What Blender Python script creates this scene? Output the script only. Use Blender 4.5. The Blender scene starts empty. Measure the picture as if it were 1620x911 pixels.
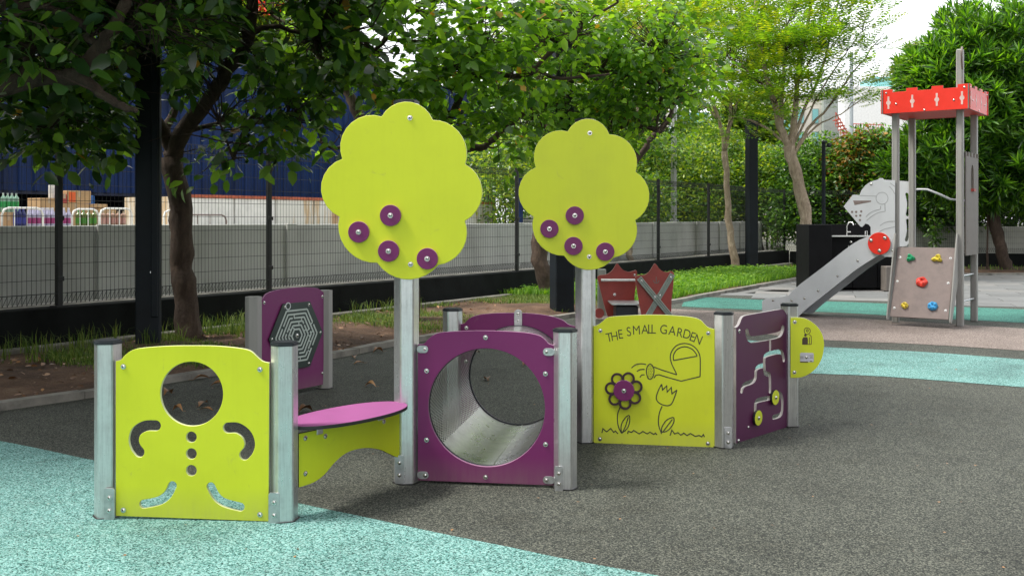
import bpy, math, random
import numpy as np
from mathutils import Vector, Matrix
random.seed(7); RNG = np.random.default_rng(11)
S = bpy.context.scene
COL = S.collection

# ------------------------------------------------------------------ camera, sky, sun, exposure
CAMH, FPX, HOR = 1.4, 1575.0, 348.0        # eye height (m), focal length and horizon row of a 1620 px wide picture
cd = bpy.data.cameras.new('camera'); cam = bpy.data.objects.new('camera', cd); COL.objects.link(cam)
cam.location = (0, 0, CAMH); cam.rotation_euler = (math.pi/2, 0, 0)
cd.sensor_width = 36.0; cd.lens = 36.0*FPX/1620; cd.shift_y = -(455.5-HOR)/1620
cd.clip_start = 0.05; cd.clip_end = 600
S.camera = cam
SUN = Vector((-0.52, -0.07, 0.85)).normalized()   # towards the sun
w = bpy.data.worlds.new('World'); S.world = w; w.use_nodes = True
nt = w.node_tree; bg = nt.nodes['Background']
sky = nt.nodes.new('ShaderNodeTexSky'); sky.sky_type = 'NISHITA'; sky.sun_disc = False
sky.sun_elevation = math.asin(SUN.z); sky.sun_rotation = math.atan2(SUN.x, SUN.y)
sky.air_density = 1.0; sky.dust_density = 3.0
cloud = nt.nodes.new('ShaderNodeMixRGB'); cloud.inputs[2].default_value = (9.6, 9.7, 10.0, 1)
tc = nt.nodes.new('ShaderNodeTexCoord'); cn = nt.nodes.new('ShaderNodeTexNoise'); cn.inputs['Scale'].default_value = 2.2; cn.inputs['Detail'].default_value = 6
cr = nt.nodes.new('ShaderNodeMapRange'); cr.inputs[1].default_value = .3; cr.inputs[2].default_value = .7; cr.inputs[3].default_value = .78; cr.inputs[4].default_value = 1.0
nt.links.new(tc.outputs['Generated'], cn.inputs['Vector']); nt.links.new(cn.outputs['Fac'], cr.inputs[0]); nt.links.new(cr.outputs[0], cloud.inputs[0])
nt.links.new(sky.outputs[0], cloud.inputs[1]); nt.links.new(cloud.outputs[0], bg.inputs[0])
bg.inputs[1].default_value = 0.14
sd = bpy.data.lights.new('sun', 'SUN'); sd.energy = 3.4; sd.angle = math.radians(14); sd.color = (1, .95, .86)
so = bpy.data.objects.new('sun', sd); COL.objects.link(so); so.rotation_euler = SUN.to_track_quat('Z', 'Y').to_euler(); so.location = (0, 0, 30)
S.view_settings.view_transform = 'Standard'; S.view_settings.look = 'None'; S.view_settings.exposure = 0.52; S.view_settings.gamma = 1
S.render.engine = 'CYCLES'
S.cycles.max_bounces = 6; S.cycles.diffuse_bounces = 3; S.cycles.glossy_bounces = 3; S.cycles.transmission_bounces = 3; S.cycles.transparent_max_bounces = 12
S.cycles.use_denoising = True; S.cycles.caustics_reflective = False; S.cycles.caustics_refractive = False

# ------------------------------------------------------------------ helpers
def G(px, py, z=0.0):
    d = FPX*(CAMH-z)/(py-HOR); return Vector(((px-810)/FPX*d, d, z))
def P(px, py, d): return Vector(((px-810)/FPX*d, d, CAMH-(py-HOR)/FPX*d))
WL = {}
def tag(o, label=None, cat=None, group=None, kind=None):
    if label: o['label'] = label
    if cat: o['category'] = cat
    if group: o['group'] = group
    if kind: o['kind'] = kind
    return o
def thing(name, loc, label, cat, group=None):
    o = bpy.data.objects.new(name, None); COL.objects.link(o); o.location = loc; o.empty_display_size = .1
    WL[o.name] = Vector(loc); return tag(o, label, cat, group)
def mats(me, ms):
    for m in (ms if isinstance(ms, (list, tuple)) else [ms]): me.materials.append(m)
def link(name, me, ms, parent=None, smooth=None, kind=None, label=None):
    """mesh in world coordinates -> object, verts made relative to the thing's origin"""
    me.name = name; mats(me, ms)
    if smooth is not None:
        me.shade_smooth()
        if smooth < 180: me.set_sharp_from_angle(angle=math.radians(smooth))
    o = bpy.data.objects.new(name, me); COL.objects.link(o)
    if parent is not None:
        r = WL[parent.name]; me.transform(Matrix.Translation(-r)); o.parent = parent; WL[o.name] = r.copy()
        if parent.type == 'MESH': o.location = (0, 0, 0)
    else: WL[o.name] = Vector((0, 0, 0))
    if kind: o['kind'] = kind
    if label: o['label'] = label
    return o
def inst(name, me, M, parent=None, label=None):
    """object sharing mesh data, placed by a world matrix"""
    o = bpy.data.objects.new(name, me); COL.objects.link(o)
    r = Vector((0, 0, 0))
    if parent is not None: o.parent = parent; r = WL[parent.name]
    o.matrix_basis = Matrix.Translation(-r) @ M; WL[o.name] = M.translation.copy()
    if label: o['label'] = label
    return o
class MB:
    def __init__(s): s.v = []; s.f = []; s.m = []
    def add(s, vs, fs, mi=0):
        b = len(s.v); s.v += [tuple(v) for v in vs]; s.f += [tuple(i+b for i in f) for f in fs]; s.m += [mi]*len(fs); return s
    def box(s, c, sz, M=None, mi=0, bev=0.0):
        hx, hy, hz = [a/2 for a in sz]; c = Vector(c)
        if bev > 0:
            b = min(bev, hx*.8, hy*.8, hz*.8); vs = []; idx = {}
            for x in (-1, 1):
                for y in (-1, 1):
                    for z in (-1, 1):
                        for k in range(3):
                            p = [x*hx, y*hy, z*hz]
                            for a in range(3):
                                if a != k: p[a] -= (x, y, z)[a]*b
                            idx[(x, y, z, k)] = len(vs); vs.append(Vector(p))
            fs = []
            for k in range(3):
                o = [a for a in range(3) if a != k]
                for sg in (-1, 1):
                    q = []
                    for (a, bb) in ((-1, -1), (1, -1), (1, 1), (-1, 1)):
                        t = [0, 0, 0]; t[k] = sg; t[o[0]] = a; t[o[1]] = bb; q.append(idx[(*t, k)])
                    fs.append(q)
            for k in range(3):                      # edges parallel to axis k
                o = [a for a in range(3) if a != k]
                for a in (-1, 1):
                    for bb in (-1, 1):
                        t0 = [0, 0, 0]; t0[k] = -1; t0[o[0]] = a; t0[o[1]] = bb; t1 = list(t0); t1[k] = 1
                        fs.append([idx[(*t0, o[0])], idx[(*t1, o[0])], idx[(*t1, o[1])], idx[(*t0, o[1])]])
            for x in (-1, 1):
                for y in (-1, 1):
                    for z in (-1, 1): fs.append([idx[(x, y, z, k)] for k in range(3)])
            out = []
            for f in fs:
                cc = sum((vs[i] for i in f), Vector())/len(f); n = (vs[f[1]]-vs[f[0]]).cross(vs[f[2]]-vs[f[0]])
                out.append(f if n.dot(cc) > 0 else f[::-1])
            fs = out
        else:
            vs = [Vector((x*hx, y*hy, z*hz)) for x in (-1, 1) for y in (-1, 1) for z in (-1, 1)]
            fs = [(0, 1, 3, 2), (4, 6, 7, 5), (0, 4, 5, 1), (2, 3, 7, 6), (0, 2, 6, 4), (1, 5, 7, 3)]
        vs = [c+v if M is None else M @ (c+v) for v in vs]
        return s.add(vs, fs, mi)
    def tube(s, pts, r, n=8, mi=0, cap=True, wob=0.0):
        pts = [Vector(p) for p in pts]; rs = r if isinstance(r, (list, tuple)) else [r]*len(pts)
        vs = []; fs = []; ref = None
        for i, p in enumerate(pts):
            t = (pts[min(i+1, len(pts)-1)]-pts[max(i-1, 0)]).normalized()
            if ref is None: ref = Vector((0, 0, 1)) if abs(t.z) < .9 else Vector((1, 0, 0))
            a = t.cross(ref).normalized(); b = a.cross(t).normalized(); ref = b
            for k in range(n):
                th = 2*math.pi*k/n; rr = rs[i]*(1+wob*math.sin(3*th+i*1.3)*random.uniform(.3, 1))
                vs.append(p+a*math.cos(th)*rr+b*math.sin(th)*rr)
        for i in range(len(pts)-1):
            for k in range(n):
                k2 = (k+1) % n; fs.append((i*n+k, i*n+k2, (i+1)*n+k2, (i+1)*n+k))
        if cap: fs.append(tuple(range(n))[::-1]); fs.append(tuple((len(pts)-1)*n+k for k in range(n)))
        return s.add(vs, fs, mi)
    def prism(s, poly, z0, z1, M=None, mi=0, cap_mi=None):
        n = len(poly); vs = [Vector((x, y, z0)) for x, y in poly]+[Vector((x, y, z1)) for x, y in poly]
        if M is not None: vs = [M @ v for v in vs]
        s.add(vs, [(k, (k+1) % n, n+(k+1) % n, n+k) for k in range(n)], mi)
        b = len(s.v)-2*n
        s.f += [tuple(b+k for k in range(n))[::-1], tuple(b+n+k for k in range(n))]; s.m += [mi if cap_mi is None else cap_mi]*2
        return s
    def dome(s, c, r, h, M, n=12, rings=3, mi=0):
        vs = [M @ (Vector(c)+Vector((0, 0, h)))]; fs = []
        for j in range(1, rings+1):
            a = j/rings*math.pi/2
            for k in range(n):
                t = 2*math.pi*k/n; vs.append(M @ (Vector(c)+Vector((math.cos(t)*r*math.sin(a), math.sin(t)*r*math.sin(a), h*math.cos(a)))))
        for k in range(n): fs.append((0, 1+k, 1+(k+1) % n))
        for j in range(rings-1):
            for k in range(n):
                a = 1+j*n; k2 = (k+1) % n; fs.append((a+k, a+n+k, a+n+k2, a+k2))
        return s.add(vs, fs, mi)
    def mesh(s):
        me = bpy.data.meshes.new('m'); me.from_pydata(s.v, [], s.f); me.polygons.foreach_set('material_index', s.m); me.update(); return me
def fastmesh(V, Fc, k, mi=None):
    me = bpy.data.meshes.new('m'); V = np.ascontiguousarray(V, np.float32); Fc = np.ascontiguousarray(Fc, np.int32)
    me.vertices.add(len(V)); me.vertices.foreach_set('co', V.ravel())
    me.loops.add(Fc.size); me.loops.foreach_set('vertex_index', Fc.ravel())
    me.polygons.add(len(Fc)); me.polygons.foreach_set('loop_start', np.arange(0, Fc.size, k, dtype=np.int32))
    if mi is not None: me.polygons.foreach_set('material_index', np.ascontiguousarray(mi, np.int32))
    me.update(calc_edges=True); return me
def catmull(pts, sub=6, closed=False):
    pts = [Vector(p) for p in pts]; n = len(pts); out = []
    g = (lambda i: pts[i % n]) if closed else (lambda i: pts[max(0, min(n-1, i))])
    for i in range(n if closed else n-1):
        p0, p1, p2, p3 = g(i-1), g(i), g(i+1), g(i+2)
        for k in range(sub):
            t = k/sub; out.append(.5*((2*p1)+(p2-p0)*t+(2*p0-5*p1+4*p2-p3)*t*t+(3*p1-p0-3*p2+p3)*t*t*t))
    if not closed: out.append(pts[-1])
    return out
def offsets(path, w, closed=False):
    n = len(path); L = []; R = []
    for i in range(n):
        a = path[(i-1) % n] if closed else path[max(i-1, 0)]; b = path[(i+1) % n] if closed else path[min(i+1, n-1)]
        p = path[i]; d1 = (p-a); d2 = (b-p)
        if d1.length < 1e-9: d1 = d2
        if d2.length < 1e-9: d2 = d1
        d1 = d1.normalized(); d2 = d2.normalized(); t = (d1+d2)
        if t.length < 1e-6: t = d1
        t = t.normalized(); nn = Vector((-t.y, t.x)); c = max(.45, nn.dot(Vector((-d1.y, d1.x))))
        L.append(p+nn*w/2/c); R.append(p-nn*w/2/c)
    return L, R
def capsule(path, w, cap=7):
    """closed outline of a fat stroke with round ends, 2D"""
    path = [Vector(p) for p in path]; L, R = offsets(path, w)
    d = (path[-1]-path[-2]).normalized(); e = (path[0]-path[1]).normalized()
    def arc(c, d):
        a0 = math.atan2(d.y, d.x)+math.pi/2
        return [c+Vector((math.cos(a0-math.pi*k/cap), math.sin(a0-math.pi*k/cap)))*w/2 for k in range(1, cap)]
    return L+arc(path[-1], d)+R[::-1]+arc(path[0], e)
def ribbon(mb, path, w, M, z, th=.0012, closed=False, mi=0):
    path = [Vector(p) for p in path]; L, R = offsets(path, w, closed); n = len(path); vs = []
    for i in range(n):
        for q, h in ((L[i], z), (L[i], z+th), (R[i], z+th), (R[i], z)): vs.append(M @ Vector((q.x, q.y, h)))
    fs = []
    for i in range(n if closed else n-1):
        j = (i+1) % n
        for a, b in ((0, 1), (1, 2), (2, 3)): fs.append((i*4+b, i*4+a, j*4+a, j*4+b))
    if not closed: fs += [(0, 1, 2, 3), ((n-1)*4+3, (n-1)*4+2, (n-1)*4+1, (n-1)*4)]
    mb.add(vs, fs, mi)
class Plane:
    """a vertical plane; local x along u, local y up, local z towards the viewer"""
    def __init__(s, p, u, off=0.0):
        s.u = Vector((u[0], u[1], 0)).normalized(); s.n = Vector((s.u.y, -s.u.x, 0)); s.o = Vector((p[0], p[1], 0))+s.n*off
        s.M = Matrix(((s.u.x, 0, s.n.x, s.o.x), (s.u.y, 0, s.n.y, s.o.y), (0, 1, 0, 0), (0, 0, 0, 1)))
    def uv(s, px, py):
        r = Vector(((px-810)/FPX, 1)); det = r.x*s.u.y-r.y*s.u.x
        t = (s.o.x*s.u.y-s.o.y*s.u.x)/det; q = r*t
        return Vector(((q-Vector(s.o[:2])).dot(Vector(s.u[:2])), CAMH-(py-HOR)/FPX*t))
    def crop(s, x0, y0, sc): return lambda pts: [s.uv(x0+a/sc, y0+b/sc) for a, b in pts]
    def at(s, a, z, h=0.0): return s.M @ Vector((a, z, h))
def curvemesh(polys, th, bev=.0015):
    c = bpy.data.curves.new('c', 'CURVE'); c.dimensions = '2D'; c.fill_mode = 'BOTH'
    c.extrude = th/2-bev; c.bevel_depth = bev; c.bevel_resolution = 1; c.offset = -bev
    for poly in polys:
        sp = c.splines.new('POLY'); sp.points.add(len(poly)-1)
        for i, p in enumerate(poly): sp.points[i].co = (p[0], p[1], 0, 1)
        sp.use_cyclic_u = True
    o = bpy.data.objects.new('c', c); me = bpy.data.meshes.new_from_object(o)
    bpy.data.objects.remove(o); bpy.data.curves.remove(c); me.materials.clear(); return me
def panel(name, pl, polys, th, m_face, m_edge, parent, z=0.0, bev=.0018, cuts=None, label=None):
    me = curvemesh(polys, th, bev)
    if cuts:
        def ccw(q): return list(q) if sum(q[i-1][0]*q[i][1]-q[i][0]*q[i-1][1] for i in range(len(q))) > 0 else list(q)[::-1]
        mb = MB(); mb.prism(ccw(polys[0]), -th/2, th/2, mi=0); me = mb.mesh()
        o = bpy.data.objects.new('a', me); COL.objects.link(o); me.materials.append(m_face); me.materials.append(m_edge)
        mb = MB()
        for i_, cu in enumerate(cuts): mb.prism(ccw(cu), -th-i_*1e-5, th+i_*1e-5, mi=1)
        for _ in (0,):
            cm = mb.mesh(); cm.materials.append(m_face); cm.materials.append(m_edge)
            co = bpy.data.objects.new('b', cm); COL.objects.link(co)
            md = o.modifiers.new('x', 'BOOLEAN'); md.operation = 'DIFFERENCE'; md.object = co; md.solver = 'EXACT'; md.use_self = True
        dg = bpy.context.evaluated_depsgraph_get(); dg.update()
        m2 = bpy.data.meshes.new_from_object(o.evaluated_get(dg))
        for md in list(o.modifiers):
            co = md.object; o.modifiers.remove(md); bpy.data.objects.remove(co)
        bpy.data.objects.remove(o); me = m2; me.materials.clear()
    mi = [0 if abs(p.normal.z) > .9 else 1 for p in me.polygons]; me.polygons.foreach_set('material_index', mi)
    me.transform(pl.M @ Matrix.Translation((0, 0, z)))
    return link(name, me, [m_face, m_edge], parent, smooth=40, label=label)
def circle(c, r, n=40, ry=None): return [Vector((c[0]+math.cos(2*math.pi*k/n)*r, c[1]+math.sin(2*math.pi*k/n)*(ry or r))) for k in range(n)]
def roundrect(c, w, h, r, n=4):
    out = []
    for (sx, sy, a0) in ((1, 1, 0), (-1, 1, 90), (-1, -1, 180), (1, -1, 270)):
        for k in range(n+1):
            a = math.radians(a0+90*k/n); out.append(Vector((c[0]+sx*(w/2-r)+r*math.cos(a), c[1]+sy*(h/2-r)+r*math.sin(a))))
    return out

# ------------------------------------------------------------------ materials
def newmat(name):
    m = bpy.data.materials.new(name); m.use_nodes = True; t = m.node_tree; return m, t, t.nodes['Principled BSDF']
def rgb(c): return (c[0], c[1], c[2], 1)
def N(t, kind, **kw):
    n = t.nodes.new(kind)
    for k, v in kw.items():
        if isinstance(v, tuple) and k.startswith('i_'): n.inputs[k[2:]].default_value = v
        elif k.startswith('i_'): n.inputs[k[2:].replace('_', ' ')].default_value = v
        else: setattr(n, k, v)
    return n
def ramp(t, stops, interp='LINEAR'):
    n = t.nodes.new('ShaderNodeValToRGB'); e = n.color_ramp.elements; n.color_ramp.interpolation = interp
    while len(e) < len(stops): e.new(.5)
    for i, (p, c) in enumerate(stops): e[i].position = p; e[i].color = rgb(c)
    return n
def basic(name, col, rough=.5, metal=0.0, var=.12, vscale=6.0, bump=.0, bscale=60.0, spec=.5, stretch=None):
    """base colour with soft tonal variation, grime and fine relief"""
    m, t, b = newmat(name); tc = N(t, 'ShaderNodeTexCoord'); src = tc.outputs['Object']
    if stretch:
        mp = N(t, 'ShaderNodeMapping'); mp.inputs['Scale'].default_value = stretch; t.links.new(src, mp.inputs[0]); src = mp.outputs[0]
    n1 = N(t, 'ShaderNodeTexNoise', i_Scale=vscale, i_Detail=5.0, i_Roughness=.6); t.links.new(src, n1.inputs['Vector'])
    d = tuple(c*(1-var*1.6) for c in col); l = tuple(min(1, c*(1+var)) for c in col)
    r = ramp(t, [(.28, d), (.5, col), (.72, l)]); t.links.new(n1.outputs['Fac'], r.inputs[0]); t.links.new(r.outputs[0], b.inputs['Base Color'])
    mr = N(t, 'ShaderNodeMapRange'); mr.inputs[3].default_value = max(0, rough-.08); mr.inputs[4].default_value = min(1, rough+.1)
    t.links.new(n1.outputs['Fac'], mr.inputs[0]); t.links.new(mr.outputs[0], b.inputs['Roughness'])
    b.inputs['Metallic'].default_value = metal; b.inputs['Specular IOR Level'].default_value = spec
    if bump > 0:
        n2 = N(t, 'ShaderNodeTexNoise', i_Scale=bscale, i_Detail=3.0); t.links.new(src, n2.inputs['Vector'])
        bp = N(t, 'ShaderNodeBump', i_Strength=bump, i_Distance=.004); t.links.new(n2.outputs['Fac'], bp.inputs['Height']); t.links.new(bp.outputs[0], b.inputs['Normal'])
    return m
def rubber(name, stops, scale=150.0, spots=None):
    """poured rubber crumb: small granules in several tones over soft worn patches"""
    m, t, b = newmat(name); tc = N(t, 'ShaderNodeTexCoord')
    v = N(t, 'ShaderNodeTexVoronoi', i_Scale=scale); nz = N(t, 'ShaderNodeTexNoise', i_Scale=scale*.35, i_Detail=4.0, i_Roughness=.75)
    t.links.new(tc.outputs['Object'], v.inputs['Vector']); t.links.new(tc.outputs['Object'], nz.inputs['Vector'])
    sp = N(t, 'ShaderNodeSeparateColor'); t.links.new(v.outputs['Color'], sp.inputs[0])
    mx = N(t, 'ShaderNodeMix', data_type='FLOAT'); mx.inputs[0].default_value = .42
    t.links.new(sp.outputs[0], mx.inputs[2]); t.links.new(nz.outputs['Fac'], mx.inputs[3])
    r = ramp(t, stops); t.links.new(mx.outputs[0], r.inputs[0])
    big = N(t, 'ShaderNodeTexNoise', i_Scale=.9, i_Detail=6.0, i_Roughness=.62, i_Distortion=.6); t.links.new(tc.outputs['Object'], big.inputs['Vector'])
    br = ramp(t, [(.28, (.60, .60, .60)), (.42, (.86, .86, .86)), (.55, (1, 1, 1)), (.72, (1.0, 1.0, .99))]); t.links.new(big.outputs['Fac'], br.inputs[0])
    mul = N(t, 'ShaderNodeMixRGB', blend_type='MULTIPLY'); mul.inputs[0].default_value = 1
    st2_ = N(t, 'ShaderNodeTexNoise', i_Scale=3.1, i_Detail=8.0, i_Roughness=.7, i_Distortion=1.2); t.links.new(tc.outputs['Object'], st2_.inputs['Vector'])
    b2_ = ramp(t, [(.33, (.80, .79, .77)), (.48, (1, 1, 1)), (.66, (1.0, 1.0, 1.0)), (.78, (1.10, 1.09, 1.06))]); t.links.new(st2_.outputs['Fac'], b2_.inputs[0])
    mu2 = N(t, 'ShaderNodeMixRGB', blend_type='MULTIPLY'); mu2.inputs[0].default_value = 1; t.links.new(br.outputs[0], mu2.inputs[1]); t.links.new(b2_.outputs[0], mu2.inputs[2])
    t.links.new(r.outputs[0], mul.inputs[1]); t.links.new(mu2.outputs[0], mul.inputs[2]); t.links.new(mul.outputs[0], b.inputs['Base Color'])
    b.inputs['Roughness'].default_value = .85; b.inputs['Specular IOR Level'].default_value = .3
    bp = N(t, 'ShaderNodeBump', i_Strength=.7, i_Distance=.004); t.links.new(mx.outputs[0], bp.inputs['Height']); t.links.new(bp.outputs[0], b.inputs['Normal'])
    return m
def leafmat(name, dark, mid, light, trans=.35, rough=.45, tcol=None, spec=.5):
    m, t, b = newmat(name); g = N(t, 'ShaderNodeNewGeometry'); oi = N(t, 'ShaderNodeObjectInfo')
    ad = N(t, 'ShaderNodeMath', operation='ADD'); fr = N(t, 'ShaderNodeMath', operation='FRACT')
    t.links.new(g.outputs['Random Per Island'], ad.inputs[0]); t.links.new(oi.outputs['Random'], ad.inputs[1]); t.links.new(ad.outputs[0], fr.inputs[0])
    r = ramp(t, [(.0, dark), (.45, mid), (.8, light), (1, tuple(min(1, c*1.25) for c in light))]); t.links.new(fr.outputs[0], r.inputs[0])
    t.links.new(r.outputs[0], b.inputs['Base Color']); b.inputs['Roughness'].default_value = rough; b.inputs['Specular IOR Level'].default_value = spec
    tr = N(t, 'ShaderNodeBsdfTranslucent'); hs = N(t, 'ShaderNodeMixRGB', blend_type='MULTIPLY'); hs.inputs[0].default_value = 1
    t.links.new(r.outputs[0], hs.inputs[1]); hs.inputs[2].default_value = rgb(tcol or (3.0, 2.6, .9)); t.links.new(hs.outputs[0], tr.inputs[0])
    mx = N(t, 'ShaderNodeMixShader'); mx.inputs[0].default_value = trans
    t.links.new(b.outputs[0], mx.inputs[1]); t.links.new(tr.outputs[0], mx.inputs[2]); t.links.new(mx.outputs[0], t.nodes['Material Output'].inputs[0])
    return m
def brushed(name, col, rough, aniso=(30, 30, 1.2), stain=.35):
    m, t, b = newmat(name); tc = N(t, 'ShaderNodeTexCoord'); mp = N(t, 'ShaderNodeMapping'); mp.inputs['Scale'].default_value = aniso
    t.links.new(tc.outputs['Object'], mp.inputs[0])
    n1 = N(t, 'ShaderNodeTexNoise', i_Scale=3.0, i_Detail=6.0, i_Roughness=.7); t.links.new(mp.outputs[0], n1.inputs['Vector'])
    n2 = N(t, 'ShaderNodeTexNoise', i_Scale=9.0, i_Detail=5.0, i_Roughness=.7); t.links.new(tc.outputs['Object'], n2.inputs['Vector'])
    mx = N(t, 'ShaderNodeMath', operation='MULTIPLY_ADD'); mx.inputs[1].default_value = .55
    m5 = N(t, 'ShaderNodeMath', operation='MULTIPLY'); m5.inputs[1].default_value = .45
    t.links.new(n2.outputs['Fac'], m5.inputs[0]); t.links.new(n1.outputs['Fac'], mx.inputs[0]); t.links.new(m5.outputs[0], mx.inputs[2])
    r = ramp(t, [(.3, tuple(c*(1-stain) for c in col)), (.52, col), (.7, tuple(min(1, c*1.15) for c in col))])
    t.links.new(mx.outputs[0], r.inputs[0]); t.links.new(r.outputs[0], b.inputs['Base Color'])
    mr = N(t, 'ShaderNodeMapRange'); mr.inputs[1].default_value = .3; mr.inputs[2].default_value = .7; mr.inputs[3].default_value = rough+.12; mr.inputs[4].default_value = rough-.08
    t.links.new(mx.outputs[0], mr.inputs[0]); t.links.new(mr.outputs[0], b.inputs['Roughness']); b.inputs['Metallic'].default_value = .85
    return m
def barkmat(name, dark, light, sc=7.0):
    m, t, b = newmat(name); tc = N(t, 'ShaderNodeTexCoord'); mp = N(t, 'ShaderNodeMapping'); mp.inputs['Scale'].default_value = (1, 1, .45); t.links.new(tc.outputs['Object'], mp.inputs[0])
    n = N(t, 'ShaderNodeTexNoise', i_Scale=sc, i_Detail=9.0, i_Roughness=.7, i_Distortion=.8); t.links.new(mp.outputs[0], n.inputs['Vector'])
    r = ramp(t, [(.32, dark), (.55, tuple((a+c)/2 for a, c in zip(dark, light))), (.7, light)]); t.links.new(n.outputs['Fac'], r.inputs[0]); t.links.new(r.outputs[0], b.inputs['Base Color'])
    b.inputs['Roughness'].default_value = .9
    n2 = N(t, 'ShaderNodeTexNoise', i_Scale=sc*4, i_Detail=9.0, i_Roughness=.72); t.links.new(mp.outputs[0], n2.inputs['Vector'])
    bp = N(t, 'ShaderNodeBump', i_Strength=1.0, i_Distance=.03); t.links.new(n2.outputs['Fac'], bp.inputs['Height']); t.links.new(bp.outputs[0], b.inputs['Normal'])
    return m
def board(name, col, rough=.42):
    m = basic(name, col, rough, var=.035, vscale=3, bump=.12, bscale=500); t = m.node_tree; b = t.nodes['Principled BSDF']; src = b.inputs['Base Color'].links[0].from_socket
    tc = N(t, 'ShaderNodeTexCoord'); mp = N(t, 'ShaderNodeMapping'); mp.inputs['Scale'].default_value = (14, 14, 1.0); t.links.new(tc.outputs['Object'], mp.inputs[0])
    a = N(t, 'ShaderNodeTexNoise', i_Scale=2.5, i_Detail=7.0, i_Roughness=.75); t.links.new(mp.outputs[0], a.inputs['Vector'])
    sc = N(t, 'ShaderNodeTexNoise', i_Scale=7.0, i_Detail=10.0, i_Roughness=.8, i_Distortion=2.5); t.links.new(tc.outputs['Object'], sc.inputs['Vector'])
    r1 = ramp(t, [(.30, (.86, .86, .86)), (.5, (1, 1, 1)), (.75, (1.03, 1.03, 1.03))]); t.links.new(a.outputs['Fac'], r1.inputs[0])
    mu = N(t, 'ShaderNodeMixRGB', blend_type='MULTIPLY'); mu.inputs[0].default_value = .18; t.links.new(src, mu.inputs[1]); t.links.new(r1.outputs[0], mu.inputs[2])
    r2 = ramp(t, [(.60, (0, 0, 0)), (.72, (.30, .30, .30))]); t.links.new(sc.outputs['Fac'], r2.inputs[0])
    # dust splashed on the lowest few centimetres
    sp = N(t, 'ShaderNodeSeparateXYZ'); t.links.new(tc.outputs['Object'], sp.inputs[0]); mr = N(t, 'ShaderNodeMapRange'); mr.inputs[1].default_value = .03; mr.inputs[2].default_value = .16; mr.inputs[3].default_value = .42; mr.inputs[4].default_value = 0.0; t.links.new(sp.outputs[2], mr.inputs[0])
    m3 = N(t, 'ShaderNodeMath', operation='MULTIPLY'); t.links.new(mr.outputs[0], m3.inputs[0]); t.links.new(a.outputs['Fac'], m3.inputs[1])
    m4 = N(t, 'ShaderNodeMath', operation='MAXIMUM'); t.links.new(m3.outputs[0], m4.inputs[0]); t.links.new(r2.outputs[0], m4.inputs[1])
    mx = N(t, 'ShaderNodeMixRGB'); mx.inputs[2].default_value = (.24, .23, .17, 1); t.links.new(m4.outputs[0], mx.inputs[0]); t.links.new(mu.outputs[0], mx.inputs[1]); t.links.new(mx.outputs[0], b.inputs['Base Color'])
    return m
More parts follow.
